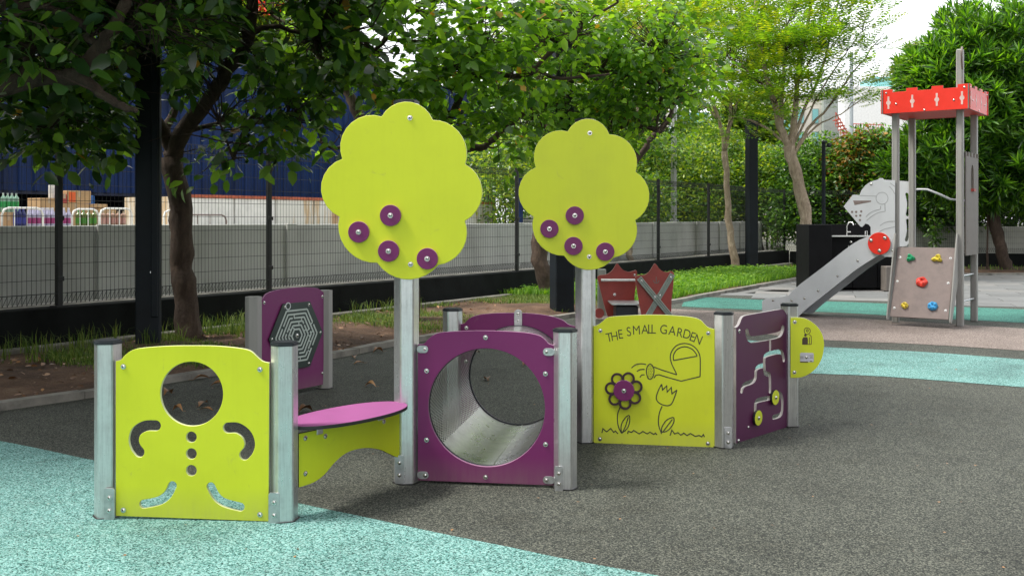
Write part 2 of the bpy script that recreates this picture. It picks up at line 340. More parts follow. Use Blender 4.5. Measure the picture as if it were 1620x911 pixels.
MAT = dict(
    lime=board('lime_board', (.64, .72, .020)),
    lime_edge=basic('lime_board_edge', (.66, .70, .38), .5, var=.05),
    purple=board('purple_board', (.165, .012, .110)),
    purple_edge=basic('purple_board_edge', (.42, .22, .36), .5, var=.05),
    pink=basic('pink_seat_board', (.30, .075, .235), .6, var=.06, bump=.1, bscale=400),
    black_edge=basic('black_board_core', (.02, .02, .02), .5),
    alu=brushed('aluminium_post', (.70, .71, .71), .30),
    steel=brushed('steel_sheet', (.62, .62, .60), .28, (2, 2, 2)),
    bolt=basic('stainless_bolt', (.75, .74, .72), .22, 1.0, var=.1, vscale=80),
    dark=basic('dark_cap_plastic', (.018, .022, .028), .45, var=.2),
    groove=basic('engraved_line', (.045, .05, .03), .7, var=.2),
    print_dark=basic('engraved_brown', (.07, .045, .03), .7),
    plate=basic('bracket_plate', (.55, .56, .57), .35, .9, var=.15, vscale=25),
    red=basic('red_board', (.78, .035, .02), .4, var=.05, bump=.1, bscale=300),
    red_dull=basic('faded_red_board', (.33, .05, .04), .5, var=.15, vscale=5),
    red_edge=basic('red_board_edge', (.55, .30, .25), .5),
    grey_board=basic('light_grey_board', (.56, .58, .61), .42, var=.05, vscale=3, bump=.1, bscale=300),
    grey_edge=basic('grey_board_edge', (.35, .36, .38), .5),
    taupe=basic('taupe_board', (.20, .155, .145), .55, var=.12, vscale=9, bump=.2, bscale=300),
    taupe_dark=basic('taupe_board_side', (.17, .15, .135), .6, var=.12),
    greyplank=basic('grey_green_slat', (.30, .34, .31), .5, var=.1),
    post_grey=basic('grey_painted_post', (.31, .305, .29), .5, var=.08, vscale=4, stretch=(5, 5, .5)),
    black_post=basic('charcoal_steel_post', (.009, .014, .019), .6, var=.25, vscale=3, bump=.1, bscale=90, spec=.25),
    fence=basic('dark_fence_wire', (.008, .010, .010), .5, var=.2),
    plinth=basic('black_painted_plinth', (.010, .012, .012), .85, spec=.15, var=.35, vscale=2.5, bump=.5, bscale=25),
    concrete=basic('pale_concrete', (.36, .35, .31), .9, var=.28, vscale=3.5, bump=.6, bscale=45),
    kerb=basic('kerb_concrete', (.21, .20, .175), .9, var=.35, vscale=5, bump=.8, bscale=45),
    wall=basic('white_painted_wall', (.50, .51, .48), .75, var=.14, vscale=1.6, bump=.2, bscale=30, stretch=(1, 1, .6)),
    blue=basic('blue_cladding_shaded', (.001, .016, .080), .6, spec=.25, var=.35, vscale=1.5, stretch=(1, 1, .4)),  # shade on the warehouse front is put into this darkened blue
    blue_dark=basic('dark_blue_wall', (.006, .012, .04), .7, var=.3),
    white=basic('white_paint', (.74, .74, .72), .5, var=.08),
    whitetube=basic('white_tube', (.78, .78, .76), .35, var=.1, vscale=20),
    cardboard=basic('cardboard', (.42, .27, .14), .85, var=.12, vscale=8),
    orange=basic('orange_print', (.62, .10, .02), .6),
    counter=basic('black_counter', (.004, .004, .005), .6, var=.3, spec=.15),
    mesh_white=basic('cream_wall', (.66, .62, .54), .8, var=.08, vscale=.6),
    glass_teal=basic('teal_glass', (.16, .42, .42), .15, var=.15, vscale=.4),
    bwall=basic('brown_grey_render', (.16, .145, .125), .85, var=.1, vscale=.4),
    blue_lit=basic('blue_column_lit', (.003, .075, .26), .45, var=.15),  # brighter copy of the warehouse blue, its better light put into the colour
    leaf_dummy=None,
    red_stair=basic('red_stair', (.42, .07, .04), .5, var=.1),
    soil=None)
MAT['rub_dark'] = rubber('grey_rubber', [(.18, (.010, .012, .011)), (.38, (.025, .029, .026)), (.50, (.046, .052, .045)), (.62, (.086, .092, .076)), (.8, (.185, .19, .155))], scale=185)
MAT['rub_teal'] = rubber('teal_rubber', [(.22, (.008, .035, .032)), (.34, (.03, .12, .10)), (.45, (.105, .265, .245)), (.58, (.175, .37, .35)), (.8, (.33, .53, .51))], scale=180)
MAT['rub_green'] = rubber('green_rubber', [(.24, (.01, .04, .035)), (.40, (.025, .12, .095)), (.55, (.055, .22, .175)), (.8, (.12, .34, .28))])
MAT['rub_beige'] = rubber('pink_beige_rubber', [(.2, (.08, .06, .05)), (.40, (.15, .12, .105)), (.55, (.235, .195, .175)), (.8, (.36, .31, .285))])
m, t, b = newmat('bed_soil'); tc = N(t, 'ShaderNodeTexCoord')
n = N(t, 'ShaderNodeTexNoise', i_Scale=2.2, i_Detail=12.0, i_Roughness=.72); t.links.new(tc.outputs['Object'], n.inputs['Vector'])
r = ramp(t, [(.3, (.03, .018, .010)), (.5, (.11, .062, .036)), (.62, (.17, .10, .06)), (.75, (.23, .17, .11))]); t.links.new(n.outputs['Fac'], r.inputs[0]); t.links.new(r.outputs[0], b.inputs['Base Color'])
b.inputs['Roughness'].default_value = 1
n2 = N(t, 'ShaderNodeTexNoise', i_Scale=26.0, i_Detail=8.0, i_Roughness=.75); t.links.new(tc.outputs['Object'], n2.inputs['Vector'])
bp = N(t, 'ShaderNodeBump', i_Strength=1.0, i_Distance=.03); t.links.new(n2.outputs['Fac'], bp.inputs['Height']); t.links.new(bp.outputs[0], b.inputs['Normal']); MAT['soil'] = m
# perforated steel: rows of round holes
m, t, b = newmat('perforated_steel'); uvn = N(t, 'ShaderNodeUVMap'); sx = N(t, 'ShaderNodeSeparateXYZ'); t.links.new(uvn.outputs[0], sx.inputs[0])
def M2(op, a, bb=None, v=None):
    q = N(t, 'ShaderNodeMath', operation=op); t.links.new(a, q.inputs[0])
    if bb is not None: t.links.new(bb, q.inputs[1])
    elif v is not None: q.inputs[1].default_value = v
    return q.outputs[0]
xs = M2('MULTIPLY', sx.outputs[0], v=50.0); ys = M2('MULTIPLY', sx.outputs[1], v=50.0)
rowhalf = M2('MULTIPLY', M2('MODULO', M2('FLOOR', ys), v=2.0), v=.5)
fx = M2('SUBTRACT', M2('FRACT', M2('ADD', xs, rowhalf)), v=.5); fy = M2('SUBTRACT', M2('FRACT', ys), v=.5)
rr = M2('ADD', M2('MULTIPLY', fx, fx), M2('MULTIPLY', fy, fy)); hole = M2('LESS_THAN', rr, v=.115)
tr = N(t, 'ShaderNodeBsdfTransparent'); mx = N(t, 'ShaderNodeMixShader'); t.links.new(hole, mx.inputs[0]); t.links.new(b.outputs[0], mx.inputs[1]); t.links.new(tr.outputs[0], mx.inputs[2])
t.links.new(mx.outputs[0], t.nodes['Material Output'].inputs[0]); b.inputs['Base Color'].default_value = (.62, .62, .6, 1); b.inputs['Metallic'].default_value = .85; b.inputs['Roughness'].default_value = .33
MAT['perf'] = m
# white painted steel with vertical rust streaks
m, t, b = newmat('rusty_white_steel'); tc = N(t, 'ShaderNodeTexCoord'); mp = N(t, 'ShaderNodeMapping'); mp.inputs['Scale'].default_value = (1.2, 1.2, .12); t.links.new(tc.outputs['Object'], mp.inputs[0])
n = N(t, 'ShaderNodeTexNoise', i_Scale=2.6, i_Detail=8.0, i_Roughness=.7); t.links.new(mp.outputs[0], n.inputs['Vector'])
r = ramp(t, [(.50, (.66, .66, .62)), (.58, (.55, .42, .26)), (.68, (.36, .15, .05))]); t.links.new(n.outputs['Fac'], r.inputs[0]); t.links.new(r.outputs[0], b.inputs['Base Color']); b.inputs['Roughness'].default_value = .6
MAT['rusty'] = m
MAT['leaf_big'] = leafmat('broad_leaf', (.012, .040, .012), (.038, .105, .020), (.095, .20, .030), trans=.42, rough=.28, spec=.7)
MAT['leaf_mid'] = leafmat('sunlit_broad_leaf', (.03, .09, .012), (.075, .19, .02), (.17, .33, .03), trans=.45, rough=.34)  # brighter copy of the broad leaf: sunlight put into the colour
MAT['leaf_yellow'] = leafmat('yellow_leaf', (.30, .17, .02), (.40, .22, .03), (.5, .3, .04), trans=.3)
MAT['leaf_dry'] = leafmat('dry_leaf', (.10, .045, .02), (.22, .11, .045), (.36, .19, .08), trans=.1, tcol=(1.5, 1.3, 1))
MAT['leaf_fern'] = leafmat('feathery_leaf', (.09, .18, .010), (.19, .30, .014), (.34, .42, .02), trans=.5, tcol=(1.8, 1.6, .6))
MAT['leaf_fern_dark'] = leafmat('feathery_leaf_green', (.05, .14, .012), (.11, .25, .018), (.20, .36, .024), trans=.5, tcol=(2.0, 1.8, .6))
MAT['leaf_gloss'] = leafmat('glossy_long_leaf', (.015, .06, .008), (.05, .16, .014), (.16, .36, .02), trans=.32, rough=.32, tcol=(2.6, 2.4, .7))
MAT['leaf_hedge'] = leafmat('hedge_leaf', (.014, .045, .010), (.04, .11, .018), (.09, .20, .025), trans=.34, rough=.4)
MAT['leaf_light'] = leafmat('light_shrub_leaf', (.06, .13, .012), (.14, .26, .02), (.30, .40, .035), trans=.42, tcol=(1.8, 1.6, .7))
MAT['leaf_red'] = leafmat('bronze_shrub_leaf', (.07, .07, .012), (.20, .13, .018), (.34, .18, .03), trans=.25, tcol=(1.6, 1.2, .6))
MAT['flower'] = leafmat('red_flower', (.55, .02, .01), (.75, .04, .02), (.85, .08, .03), trans=.3, tcol=(1.2, 1, 1))
MAT['grass_light'] = leafmat('bright_grass', (.05, .15, .012), (.11, .27, .018), (.22, .38, .035), trans=.38, rough=.6, tcol=(1.6, 1.6, .6))
MAT['grass_dry'] = leafmat('patchy_grass', (.04, .10, .012), (.09, .17, .02), (.17, .23, .045), trans=.3, rough=.7, tcol=(1.5, 1.4, .7))
MAT['bark'] = barkmat('brown_bark', (.035, .022, .016), (.13, .09, .065))
MAT['bark_pale'] = barkmat('pale_bark', (.20, .15, .10), (.58, .47, .35), 8)
def plastic(name, col, r=.25): return basic(name, col, r, var=.1)
# ================================================================== GROUND
def sheet(name, pts, z, mat, kind='structure', sub=None):
    mb = MB(); mb.add([(p[0], p[1], z) for p in pts], [tuple(range(len(pts)))]); me = mb.mesh()
    if me.polygons[0].normal.z < 0: me.flip_normals()
    return link(name, me, mat, kind=kind)
sheet('ground', [(-250, -60), (250, -60), (250, 350), (-250, 350)], -.012, basic('far_ground', (.10, .10, .075), .95, var=.3, vscale=.3))
sheet('rubber_floor', [(-12, -8), (26, -8), (26, 19), (4.2, 19), (4, 18.6), (-12, 6.0)], 0.0, MAT['rub_dark'])
teal_edge = [G(*p) for p in ((-140, 672), (0, 698), (75, 713), (150, 729), (310, 757), (470, 796), (560, 815), (700, 845), (800, 865), (900, 886), (1040, 911))]
teal_edge = [teal_edge[0]+Vector((-3.5, .55, 0))]+teal_edge
te = [Vector((p.x, p.y)) for p in catmull(teal_edge, 4)]
sheet('teal_rubber_path', te+[(.9, 3.4), (1.4, 2.9), (2.4, -2), (-10, -2)], .004, MAT['rub_teal'])
def band(name, top, bot, z, mat):
    a = [G(*p) for p in top]; b = [G(*p) for p in bot]; sheet(name, catmull(a, 4)+catmull(b, 4)[::-1], z, mat)
EX = 2600
band('beige_rubber_band', [(930, 481), (1065, 489), (1206, 495), (1330, 502), (1430, 508.5), (1620, 520), (1800, 531), (EX, 579)], [(930, 505), (1065, 512), (1245, 533), (1300, 538), (1460, 545), (1620, 555), (1800, 566), (EX, 615)], .004, MAT['rub_beige'])
band('teal_rubber_stripe', [(1000, 524), (1100, 532), (1200, 540), (1300, 549), (1460, 557), (1620, 569), (1800, 582), (EX, 640)], [(1000, 556), (1100, 570), (1180, 582), (1265, 590), (1400, 596), (1620, 613), (1800, 628), (EX, 690)], .004, MAT['rub_teal'])
band('green_rubber_stripe', [(1082, 477), (1118, 470.6), (1206, 474.5), (1340, 478), (1480, 484), (1620, 489.5), (1800, 496), (EX, 528)], [(1078, 485), (1120, 487), (1206, 490.5), (1335, 495), (1430, 501), (1620, 511), (1800, 521), (EX, 567)], .004, MAT['rub_green'])
# paved terrace behind the green stripe: slabs laid one by one, joints recessed
ter = [G(1082, 476), G(1118, 470), G(1206, 474), G(1340, 477.5), G(1480, 483.5), G(1620, 489), G(1800, 495.5), G(2600, 527)]
tfar = [G(2600, 437), G(1620, 434.5), G(1420, 436.5), G(1290, 439.5), G(1235, 447), G(1180, 457), G(1118, 468)]
# terrace screed covers the area behind the rubber
terr = sheet('terrace', [(4.2, 17.6)]+[(p.x, p.y) for p in ter[1:]]+[(p.x, p.y) for p in tfar], -.004, basic('terrace_screed', (.145, .147, .145), .9, var=.2))
terr['label'] = 'grey paved terrace'
def inside(pt, poly):
    c = False; n = len(poly)
    for i in range(n):
        a, b = poly[i], poly[(i+1) % n]
        if (a[1] > pt[1]) != (b[1] > pt[1]) and pt[0] < (b[0]-a[0])*(pt[1]-a[1])/(b[1]-a[1])+a[0]: c = not c
    return c
tpoly = [(p.x, p.y) for p in ter]+[(p.x, p.y) for p in tfar]
tile_m = []
for i, c in enumerate(((.15, .155, .155), (.175, .175, .17), (.13, .135, .135), (.19, .185, .18))):
    tile_m.append(basic('paving_slab', c, .8, var=.14, vscale=3, bump=.3, bscale=60))
tu = Vector((.957, -.29)); tv = Vector((.29, .957)); o0 = Vector((9, 21)); TS = (1.2, .60); ntile = 0; tmes = []
for mm in tile_m:
    mb = MB(); mb.box((0, 0, 0), (TS[0]-.012, TS[1]-.012, .02), bev=.003); me = mb.mesh(); me.name = 'paving_slab'; me.materials.append(mm); tmes.append(me)
cand = []
for i in range(-14, 22):
    for j in range(-14, 14):
        c = o0+tu*(i*TS[0]+(j % 2)*.6)+tv*(j*TS[1])
        if all(inside(c+tu*a*.56+tv*b*.28, tpoly) for a in (-1, 1) for b in (-1, 1)): cand.append(c)
        
cand = [c for c in cand if c.x/c.y < .62]
cand.sort(key=lambda c: c.y); sheet_tiles = cand[300:]
for c in cand[:300]:
    M = Matrix.Translation((c.x, c.y, .0005+random.uniform(-.0015, .0015))) @ Matrix.Rotation(math.atan2(tu.y, tu.x)+random.uniform(-.002, .002), 4, 'Z')
    inst('paving_slab', random.choice(tmes), M, terr)
if sheet_tiles:
    mb = MB()
    for c in sheet_tiles: mb.box((0, 0, 0), (TS[0]-.012, TS[1]-.012, .02), Matrix.Translation((c.x, c.y, 0)) @ Matrix.Rotation(math.atan2(tu.y, tu.x), 4, 'Z'))
    link('paving_slab', mb.mesh(), tile_m[1], terr, kind='stuff')

# planting bed: lumpy soil between kerb and fence
FO = Vector((-4.87, 10.7)); FE = Vector((.5547, .832)).normalized(); FN = Vector((-FE.y, FE.x))
def W(s, t, z=0.0): q = FO+FE*s+FN*t; return Vector((q.x, q.y, z))
def fs(px, t):
    """distance along the fence where it crosses a line of sight"""
    k = (px-810)/FPX; b = FO+FN*t; return (k*b.y-b.x)/(FE.x-k*FE.y)
K0, K1, K2 = [G(*p) for p in ((0, 648), (624, 546), (900, 503))]
kerbline = [G(-700, 762), G(-200, 680), G(0, 648), G(151, 626), G(279, 602), G(520, 567), G(624, 546), G(760, 524), G(900, 502), G(1000, 488), G(1075, 478), G(1118, 469), G(1180, 458), G(1235, 447.5), G(1290, 440), G(1400, 437.5), G(1620, 435), G(2400, 437)]
kl = [Vector((p.x, p.y)) for p in catmull(kerbline, 3)]
SC = 23.85                                    # where the fence turns the corner
CR = W(SC, 0); RE = Vector((.947, -.321)); RN = Vector((.321, .947))     # right-hand run
def W2(s, t, z=0.0): q = Vector(CR[:2])+RE*s+RN*t; return Vector((q.x, q.y, z))
def bed_z(x, y): return .045+.022*math.sin(x*3.1+y*1.3)+.018*math.sin(x*1.7-y*4.1)+.012*math.sin(x*7+y*6)
poly_bed = [(p.x, p.y) for p in kl]+[(W2(20, -.05).x, W2(20, -.05).y), (W2(0, -.05).x, W2(0, -.05).y), (W(-14, -.05).x, W(-14, -.05).y)]
mb = MB(); nx = 110; rows = 14
far = []
for i in range(len(kl)):
    p = kl[i]
    # matching far point: project on fence line(s)
    s = (p-FO).dot(FE)
    if s < SC-1.5: f = W(s, -.04)
    else:
        q = (p-Vector(CR[:2])).dot(RE); f = W2(max(q, 0), -.04) if q > 0 else W2(0, -.04)
    far.append(Vector((f.x, f.y)))
vs = []
for i in range(len(kl)):
    for j in range(rows+1):
        t_ = j/rows; q = kl[i]*(1-t_)+far[i]*t_
        vs.append((q.x, q.y, bed_z(q.x, q.y)+.05*math.sin(math.pi*t_) if 0 < j else .03))
fsx = [(i*(rows+1)+j, (i+1)*(rows+1)+j, (i+1)*(rows+1)+j+1, i*(rows+1)+j+1) for i in range(len(kl)-1) for j in range(rows)]
mb.add(vs, fsx); link('planting_bed', mb.mesh(), MAT['soil'], smooth=180, kind='structure')
# kerb stones
kt = thing('kerb', (0, 0, 0), 'low pale concrete kerb of long stones edging the planted bed', 'kerb')
acc = 0; cur = kl[0].copy(); i = 0; dense = []
for a, b in zip(kl[:-1], kl[1:]):
    L = (b-a).length; n = max(1, int(L/.1))
    for k in range(n): dense.append(a+(b-a)*k/n)
stone = []; last = dense[0]; run = 0
for p, q in zip(dense[:-1], dense[1:]):
    stone.append(p); run += (q-p).length
    if run > .98:
        stone.append(q); Lf, Rt = offsets(stone[::max(1, len(stone)//4)]+([stone[-1]] if (len(stone)-1) % max(1, len(stone)//4) else []), .11)
        n_ = len(Lf); sh = random.uniform(-.004, .004)
        d0 = (Lf[1]-Lf[0]).normalized()*.006
        Lf[0] += d0; Rt[0] += d0
        kb = MB(); vv = []
        for l_, r_ in zip(Lf, Rt): vv += [(l_.x, l_.y, -.02), (l_.x, l_.y, .058+sh), (r_.x, r_.y, .058+sh), (r_.x, r_.y, -.02)]
        ff = [(4*k+b_, 4*k+a_, 4*k+4+a_, 4*k+4+b_) for k in range(n_-1) for a_, b_ in ((0, 1), (1, 2), (2, 3))]+[(0, 1, 2, 3), (4*n_-1, 4*n_-2, 4*n_-3, 4*n_-4)]
        kb.add(vv, ff); me = kb.mesh()
        if p.y < 60: link('kerb_stone', me, MAT['kerb'], kt)
        stone = [q]; run = 0
# drain edge at the foot of the plinth
mb = MB(); a = W(-14, -.28); b = W(SC-.3, -.28); c_ = (a+b)/2
mb.box((0, 0, 0), ((b-a).length, .14, .16), Matrix.Translation((c_.x, c_.y, .03)) @ Matrix.Rotation(math.atan2(FE.y, FE.x), 4, 'Z'), bev=.01)
link('drain_edge', mb.mesh(), MAT['kerb'], kind='structure')

# ================================================================== FENCE, PLINTH, WALL
def run_box(mb, Wf, s0, s1, t0, t1, z0, z1, bev=0.0, mi=0):
    a = Wf(s0, 0); b = Wf(s1, 0); e = (b-a).normalized(); nn = Vector((-e.y, e.x, 0)); c = (a+b)/2+nn*(t0+t1)/2
    M = Matrix(((e.x, nn.x, 0, c.x), (e.y, nn.y, 0, c.y), (0, 0, 1, (z0+z1)/2), (0, 0, 0, 1)))
    return mb.box((0, 0, 0), (s1-s0, abs(t1-t0), z1-z0), M, mi, bev)
pw = thing('plinth_wall', W(0, 0), 'low black painted wall carrying the dark wire fence', 'low wall')
mb = MB(); run_box(mb, W, -14, SC+.15, -.10, .12, 0, .47, .01); link('left_run', mb.mesh(), MAT['plinth'], pw)
mb = MB(); run_box(mb, W2, .16, 22, -.10, .12, 0, .44, .01); link('right_run', mb.mesh(), MAT['plinth'], pw)
mb = MB(); run_box(mb, W, -14, SC+.1, .121, .40, 0, .485, .01); link('ledge', mb.mesh(), MAT['concrete'], pw)
def fence(Wf, s_first, n, pitch, z0, z1, label, tops=True):
    t_ = thing('wire_fence', Wf(s_first, 0), label, 'fence')
    fpm = MB(); fpm.box((0, 0, (z1-z0)/2), (.06, .06, z1-z0+.03), bev=.006); fpm.box((0, 0, .006), (.13, .13, .012))
    fpm.box((0, 0, z1-z0+.02), (.066, .066, .012))
    for zz in (.3, .95, 1.6): fpm.box((0, -.036, zz), (.075, .02, .05), bev=.004)
    pme = fpm.mesh(); pme.materials.append(MAT['fence'])
    e = (Wf(1, 0)-Wf(0, 0)); R = Matrix.Rotation(math.atan2(e.y, e.x), 4, 'Z')
    me = None
    wm = MB(); r = .0028
    def wire(a, b): 
        a = Vector(a); b = Vector(b); d = (b-a).normalized(); ref = Vector((0, 1, 0)); q = d.cross(ref).normalized()*r; k = ref*r
        vs = [a+q, a+k, a-q, a-k, b+q, b+k, b-q, b-k]; wm.add(vs, [(0, 4, 5, 1), (1, 5, 6, 2), (2, 6, 7, 3), (3, 7, 4, 0)])
    x0 = .045; x1 = pitch-.045; nv = int((x1-x0)/.052); H = z1-z0
    for k in range(nv+1):
        x = x0+(x1-x0)*k/nv; wire((x, 0, .03), (x, 0, H)); 
        if k < nv:
            xn = x0+(x1-x0)*(k+1)/nv
            for (za, zb, tt) in ((.03, .145, .05), (H, H-.115, .05)):
                wire((x, 0, za), ((x+xn)/2, -tt, zb)); wire(((x+xn)/2, -tt, zb), (xn, 0, za))
    zz = [.03, .145, .29, .46, .63, .80, .97, 1.14, 1.31, 1.48, 1.65, H-.115, H]
    for z in zz:
        if z <= H: wire((x0-.04, 0, z), (x1+.04, 0, z))
    for y_, z in ((-.05, .145), (-.05, H-.115)): wire((x0, y_, z), (x1, y_, z))
    wme = wm.mesh(); wme.name = 'wire_mesh'; wme.materials.append(MAT['fence'])
    for k in range(n+1):
        p = Wf(s_first+k*pitch, 0, z0); inst('post', pme, Matrix.Translation(p) @ R, t_)
        if k < n: inst('wire_mesh', wme, Matrix.Translation(p) @ R, t_)['kind'] = 'stuff'
    return t_
fence(W, -2.98*4, 12, 2.98, .47, 2.32, 'long dark wire fence with black posts running along the low black wall')
fence(W2, 0.0, 7, 2.98, .44, 2.28, 'short return of dark wire fence behind the slide tower')
# white boundary wall behind the fence, in butted precast lengths with pilasters
def precast(Wf, s0, s1, step, t, z1, label, name='boundary_wall'):
    bw = thing(name, Wf(s0, t), label, 'wall'); s = s0; i = 0
    while s < s1-.01:
        e = min(s+step, s1); mb = MB(); run_box(mb, Wf, s+.006, e-.006, t, t+.16, 0, z1+random.uniform(-.006, .006), .008); link('wall_panel', mb.mesh(), MAT['wall'], bw)
        mb = MB(); run_box(mb, Wf, e-.09, e+.09, t-.05, t-.003, 0, z1+.012, .006)
        if e < s1-.2: link('pilaster', mb.mesh(), MAT['wall'], bw)
        s = e; i += 1
precast(W, -14, 17.2, 2.98, .55, 1.335, 'long white boundary wall standing behind the wire fence')
precast(W, 17.3, SC+.1, 1.6, .75, 1.345, 'stepped white boundary wall in short lengths near the far fence corner')
precast(W2, .9, 22, 2.98, .55, 1.20, 'white boundary wall behind the slide tower and its fence')

# ================================================================== PLAY SET
PA, PB, PC, PD, PF, PH, PE = [G(*p) for p in ((171, 816), (450, 822), (643, 762), (894, 771), (926, 698), (1145, 706), (1249, 673))]
PG = G(716, 692)
ps = thing('play_structure', G(640, 760), 'low lime and purple play panel trail with tunnel, bench and two tall tree boards', 'play structure')
def hexpost(name, p, h, parent, r=.062, rot=0.0, mat='alu', cap=True):
    pts = []
    for k in range(6):
        a = math.radians(60*k)+rot
        for da in (-.07, .07): pts.append((math.cos(a+da)*r, math.sin(a+da)*r))
    mb = MB(); mb.prism(pts, 0, h, Matrix.Translation(p)); me = mb.mesh(); o = link(name, me, MAT[mat], parent, smooth=20)
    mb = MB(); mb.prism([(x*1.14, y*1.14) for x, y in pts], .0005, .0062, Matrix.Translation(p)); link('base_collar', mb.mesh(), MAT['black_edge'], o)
    if cap:
        mb = MB(); mb.prism([(x*1.05, y*1.05) for x, y in pts], h+.001, h+.014, Matrix.Translation(p)); mb.prism([(x*.9, y*.9) for x, y in pts], h+.014, h+.019, Matrix.Translation(p))
        link('cap', mb.mesh(), MAT['dark'], o)
    return o
# bolt: washer, domed head and socket
mb = MB(); I = Matrix.Identity(4)
mb.prism(circle((0, 0), .0125, 14), 0, .0022, I); mb.dome((0, 0, .002), .0098, .0062, I, 14, 3); mb.prism(circle((0, 0), .0036, 6), .0062, .0087, I, 1)
boltme = mb.mesh(); boltme.name = 'bolt'; boltme.materials.append(MAT['bolt']); boltme.materials.append(MAT['groove']); boltme.shade_smooth(); boltme.set_sharp_from_angle(angle=.6)
def bolts(pl, pts, h, parent, sc=1.0):
    for p in pts: inst('bolt', boltme, pl.M @ Matrix.Translation((p[0], p[1], h)) @ Matrix.Rotation(random.random()*6, 4, 'Z') @ Matrix.Scale(sc, 4), parent)
def bracket(pl, c, w, h, hh, parent, bp, r=None):
    me = curvemesh([roundrect(c, w, h, r or min(w, h)*.48)], .005, .001); me.transform(pl.M @ Matrix.Translation((0, 0, hh+.0025)))
    o = link('bracket', me, MAT['plate'], parent, smooth=40); bolts(pl, bp, hh+.005, o, .95)
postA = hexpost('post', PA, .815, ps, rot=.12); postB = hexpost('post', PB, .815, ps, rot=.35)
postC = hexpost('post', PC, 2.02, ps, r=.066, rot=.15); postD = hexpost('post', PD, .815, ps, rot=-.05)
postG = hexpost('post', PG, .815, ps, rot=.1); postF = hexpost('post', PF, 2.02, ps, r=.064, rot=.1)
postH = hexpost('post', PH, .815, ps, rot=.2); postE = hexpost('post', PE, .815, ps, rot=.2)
TH = .019
# --- gingerbread-figure panel
pl = Plane(PA, PB-PA, .035); c1 = pl.crop(130, 440, 2.277)
arms = [catmull(c1([(268, 529), (232, 530), (200, 548), (189, 578), (195, 605), (209, 624)]), 5), catmull(c1([(528, 537), (562, 538), (593, 560), (606, 592), (600, 618), (587, 634)]), 5)]
legs = [catmull(c1([(328, 744), (312, 775), (282, 798), (224, 811)]), 5), catmull(c1([(466, 748), (486, 784), (516, 806), (572, 821)]), 5)]
outl = c1([(124, 853), (124, 297)])+catmull(c1([(124, 297), (142, 293), (158, 276), (186, 257), (230, 249), (320, 243), (400, 242), (480, 243), (560, 250), (606, 260), (632, 282), (652, 298), (676, 304)]), 4)+c1([(676, 304), (674, 873)])
q = c1([(397, 415), (510, 415)]); qc = q[0]; qr = abs((q[1]-q[0]).x)
btn = [circle(c1([(396, y)])[0], .0255, 20) for y in (570, 630, 690)]
gp = panel('figure_panel', pl, [outl, circle(qc, qr, 64)]+btn+[capsule(a, .049, 8) for a in arms]+[capsule(a, .040, 8) for a in legs], TH, MAT['lime'], MAT['lime_edge'], ps, label='lime board with a cut-out gingerbread figure')
bolts(pl, c1([(152, 317), (152, 832), (643, 327), (643, 848)]), TH/2, gp)
plA = Plane(PA, PB-PA, .060); cA = plA.crop(130, 440, 2.277)
for (x, y, po) in ((99, 812, postA), (692, 829, postB)):
    cc = cA([(x, y)])[0]; bracket(plA, cc, .052, .15, 0.0, po, [(cc.x, cc.y+.03), (cc.x, cc.y-.03)], .012)
# --- bench
pl = Plane(PB, PC-PB, 0.0); c2 = pl.crop(380, 440, 2.68)
arch = catmull(c2([(697, 764), (660, 757), (625, 742), (590, 726), (540, 718), (490, 723), (440, 742), (395, 780), (350, 832), (305, 864), (243, 885)]), 4)
bp_ = panel('side_panel', pl, [c2([(243, 658), (697, 564)])+arch], TH, MAT['lime'], MAT['black_edge'], ps, label='lime board arched below the pink seat')
bolts(pl, c2([(270, 676), (270, 826), (676, 580), (676, 718), (355, 668), (603, 606)]), TH/2, bp_)
u = (PC-PB).normalized(); nn = Vector((u.y, -u.x, 0)); cb = (PB+PC)/2; Lb = (PC-PB).length
zs = .425; el = [Vector((math.copysign(abs(math.cos(a))**.9, math.cos(a))*(Lb/2-.045), math.copysign(abs(math.sin(a))**.95, math.sin(a))*.175)) for a in [2*math.pi*k/64 for k in range(64)]]
me = curvemesh([el], .018, .0025); mi = [0 if abs(p.normal.z) > .9 else 1 for p in me.polygons]; me.polygons.foreach_set('material_index', mi)
me.transform(Matrix(((u.x, nn.x, 0, cb.x), (u.y, nn.y, 0, cb.y), (0, 0, 1, zs), (0, 0, 0, 1))))
seat = link('seat', me, [MAT['pink'], MAT['black_edge']], ps, smooth=40, label='oval pink bench board')
for k, sg in ((.25, 1), (.75, 1)):
    q = PB+(PC-PB)*k; M = Matrix(((u.x, nn.x, 0, q.x), (u.y, nn.y, 0, q.y), (0, 0, 1, zs-.035), (0, 0, 0, 1)))
    mb = MB(); mb.box((0, .0125, 0), (.04, .005, .05), M, bev=.002); mb.box((0, .03, .0235), (.04, .04, .004), M); link('bracket', mb.mesh(), MAT['plate'], seat)
plc = Plane(PC, (1, -.03, 0), .062); cc = plc.uv(632, 742); bracket(plc, cc, .05, .15, 0, postC, [(cc.x, cc.y+.035), (cc.x, cc.y-.03)], .01)
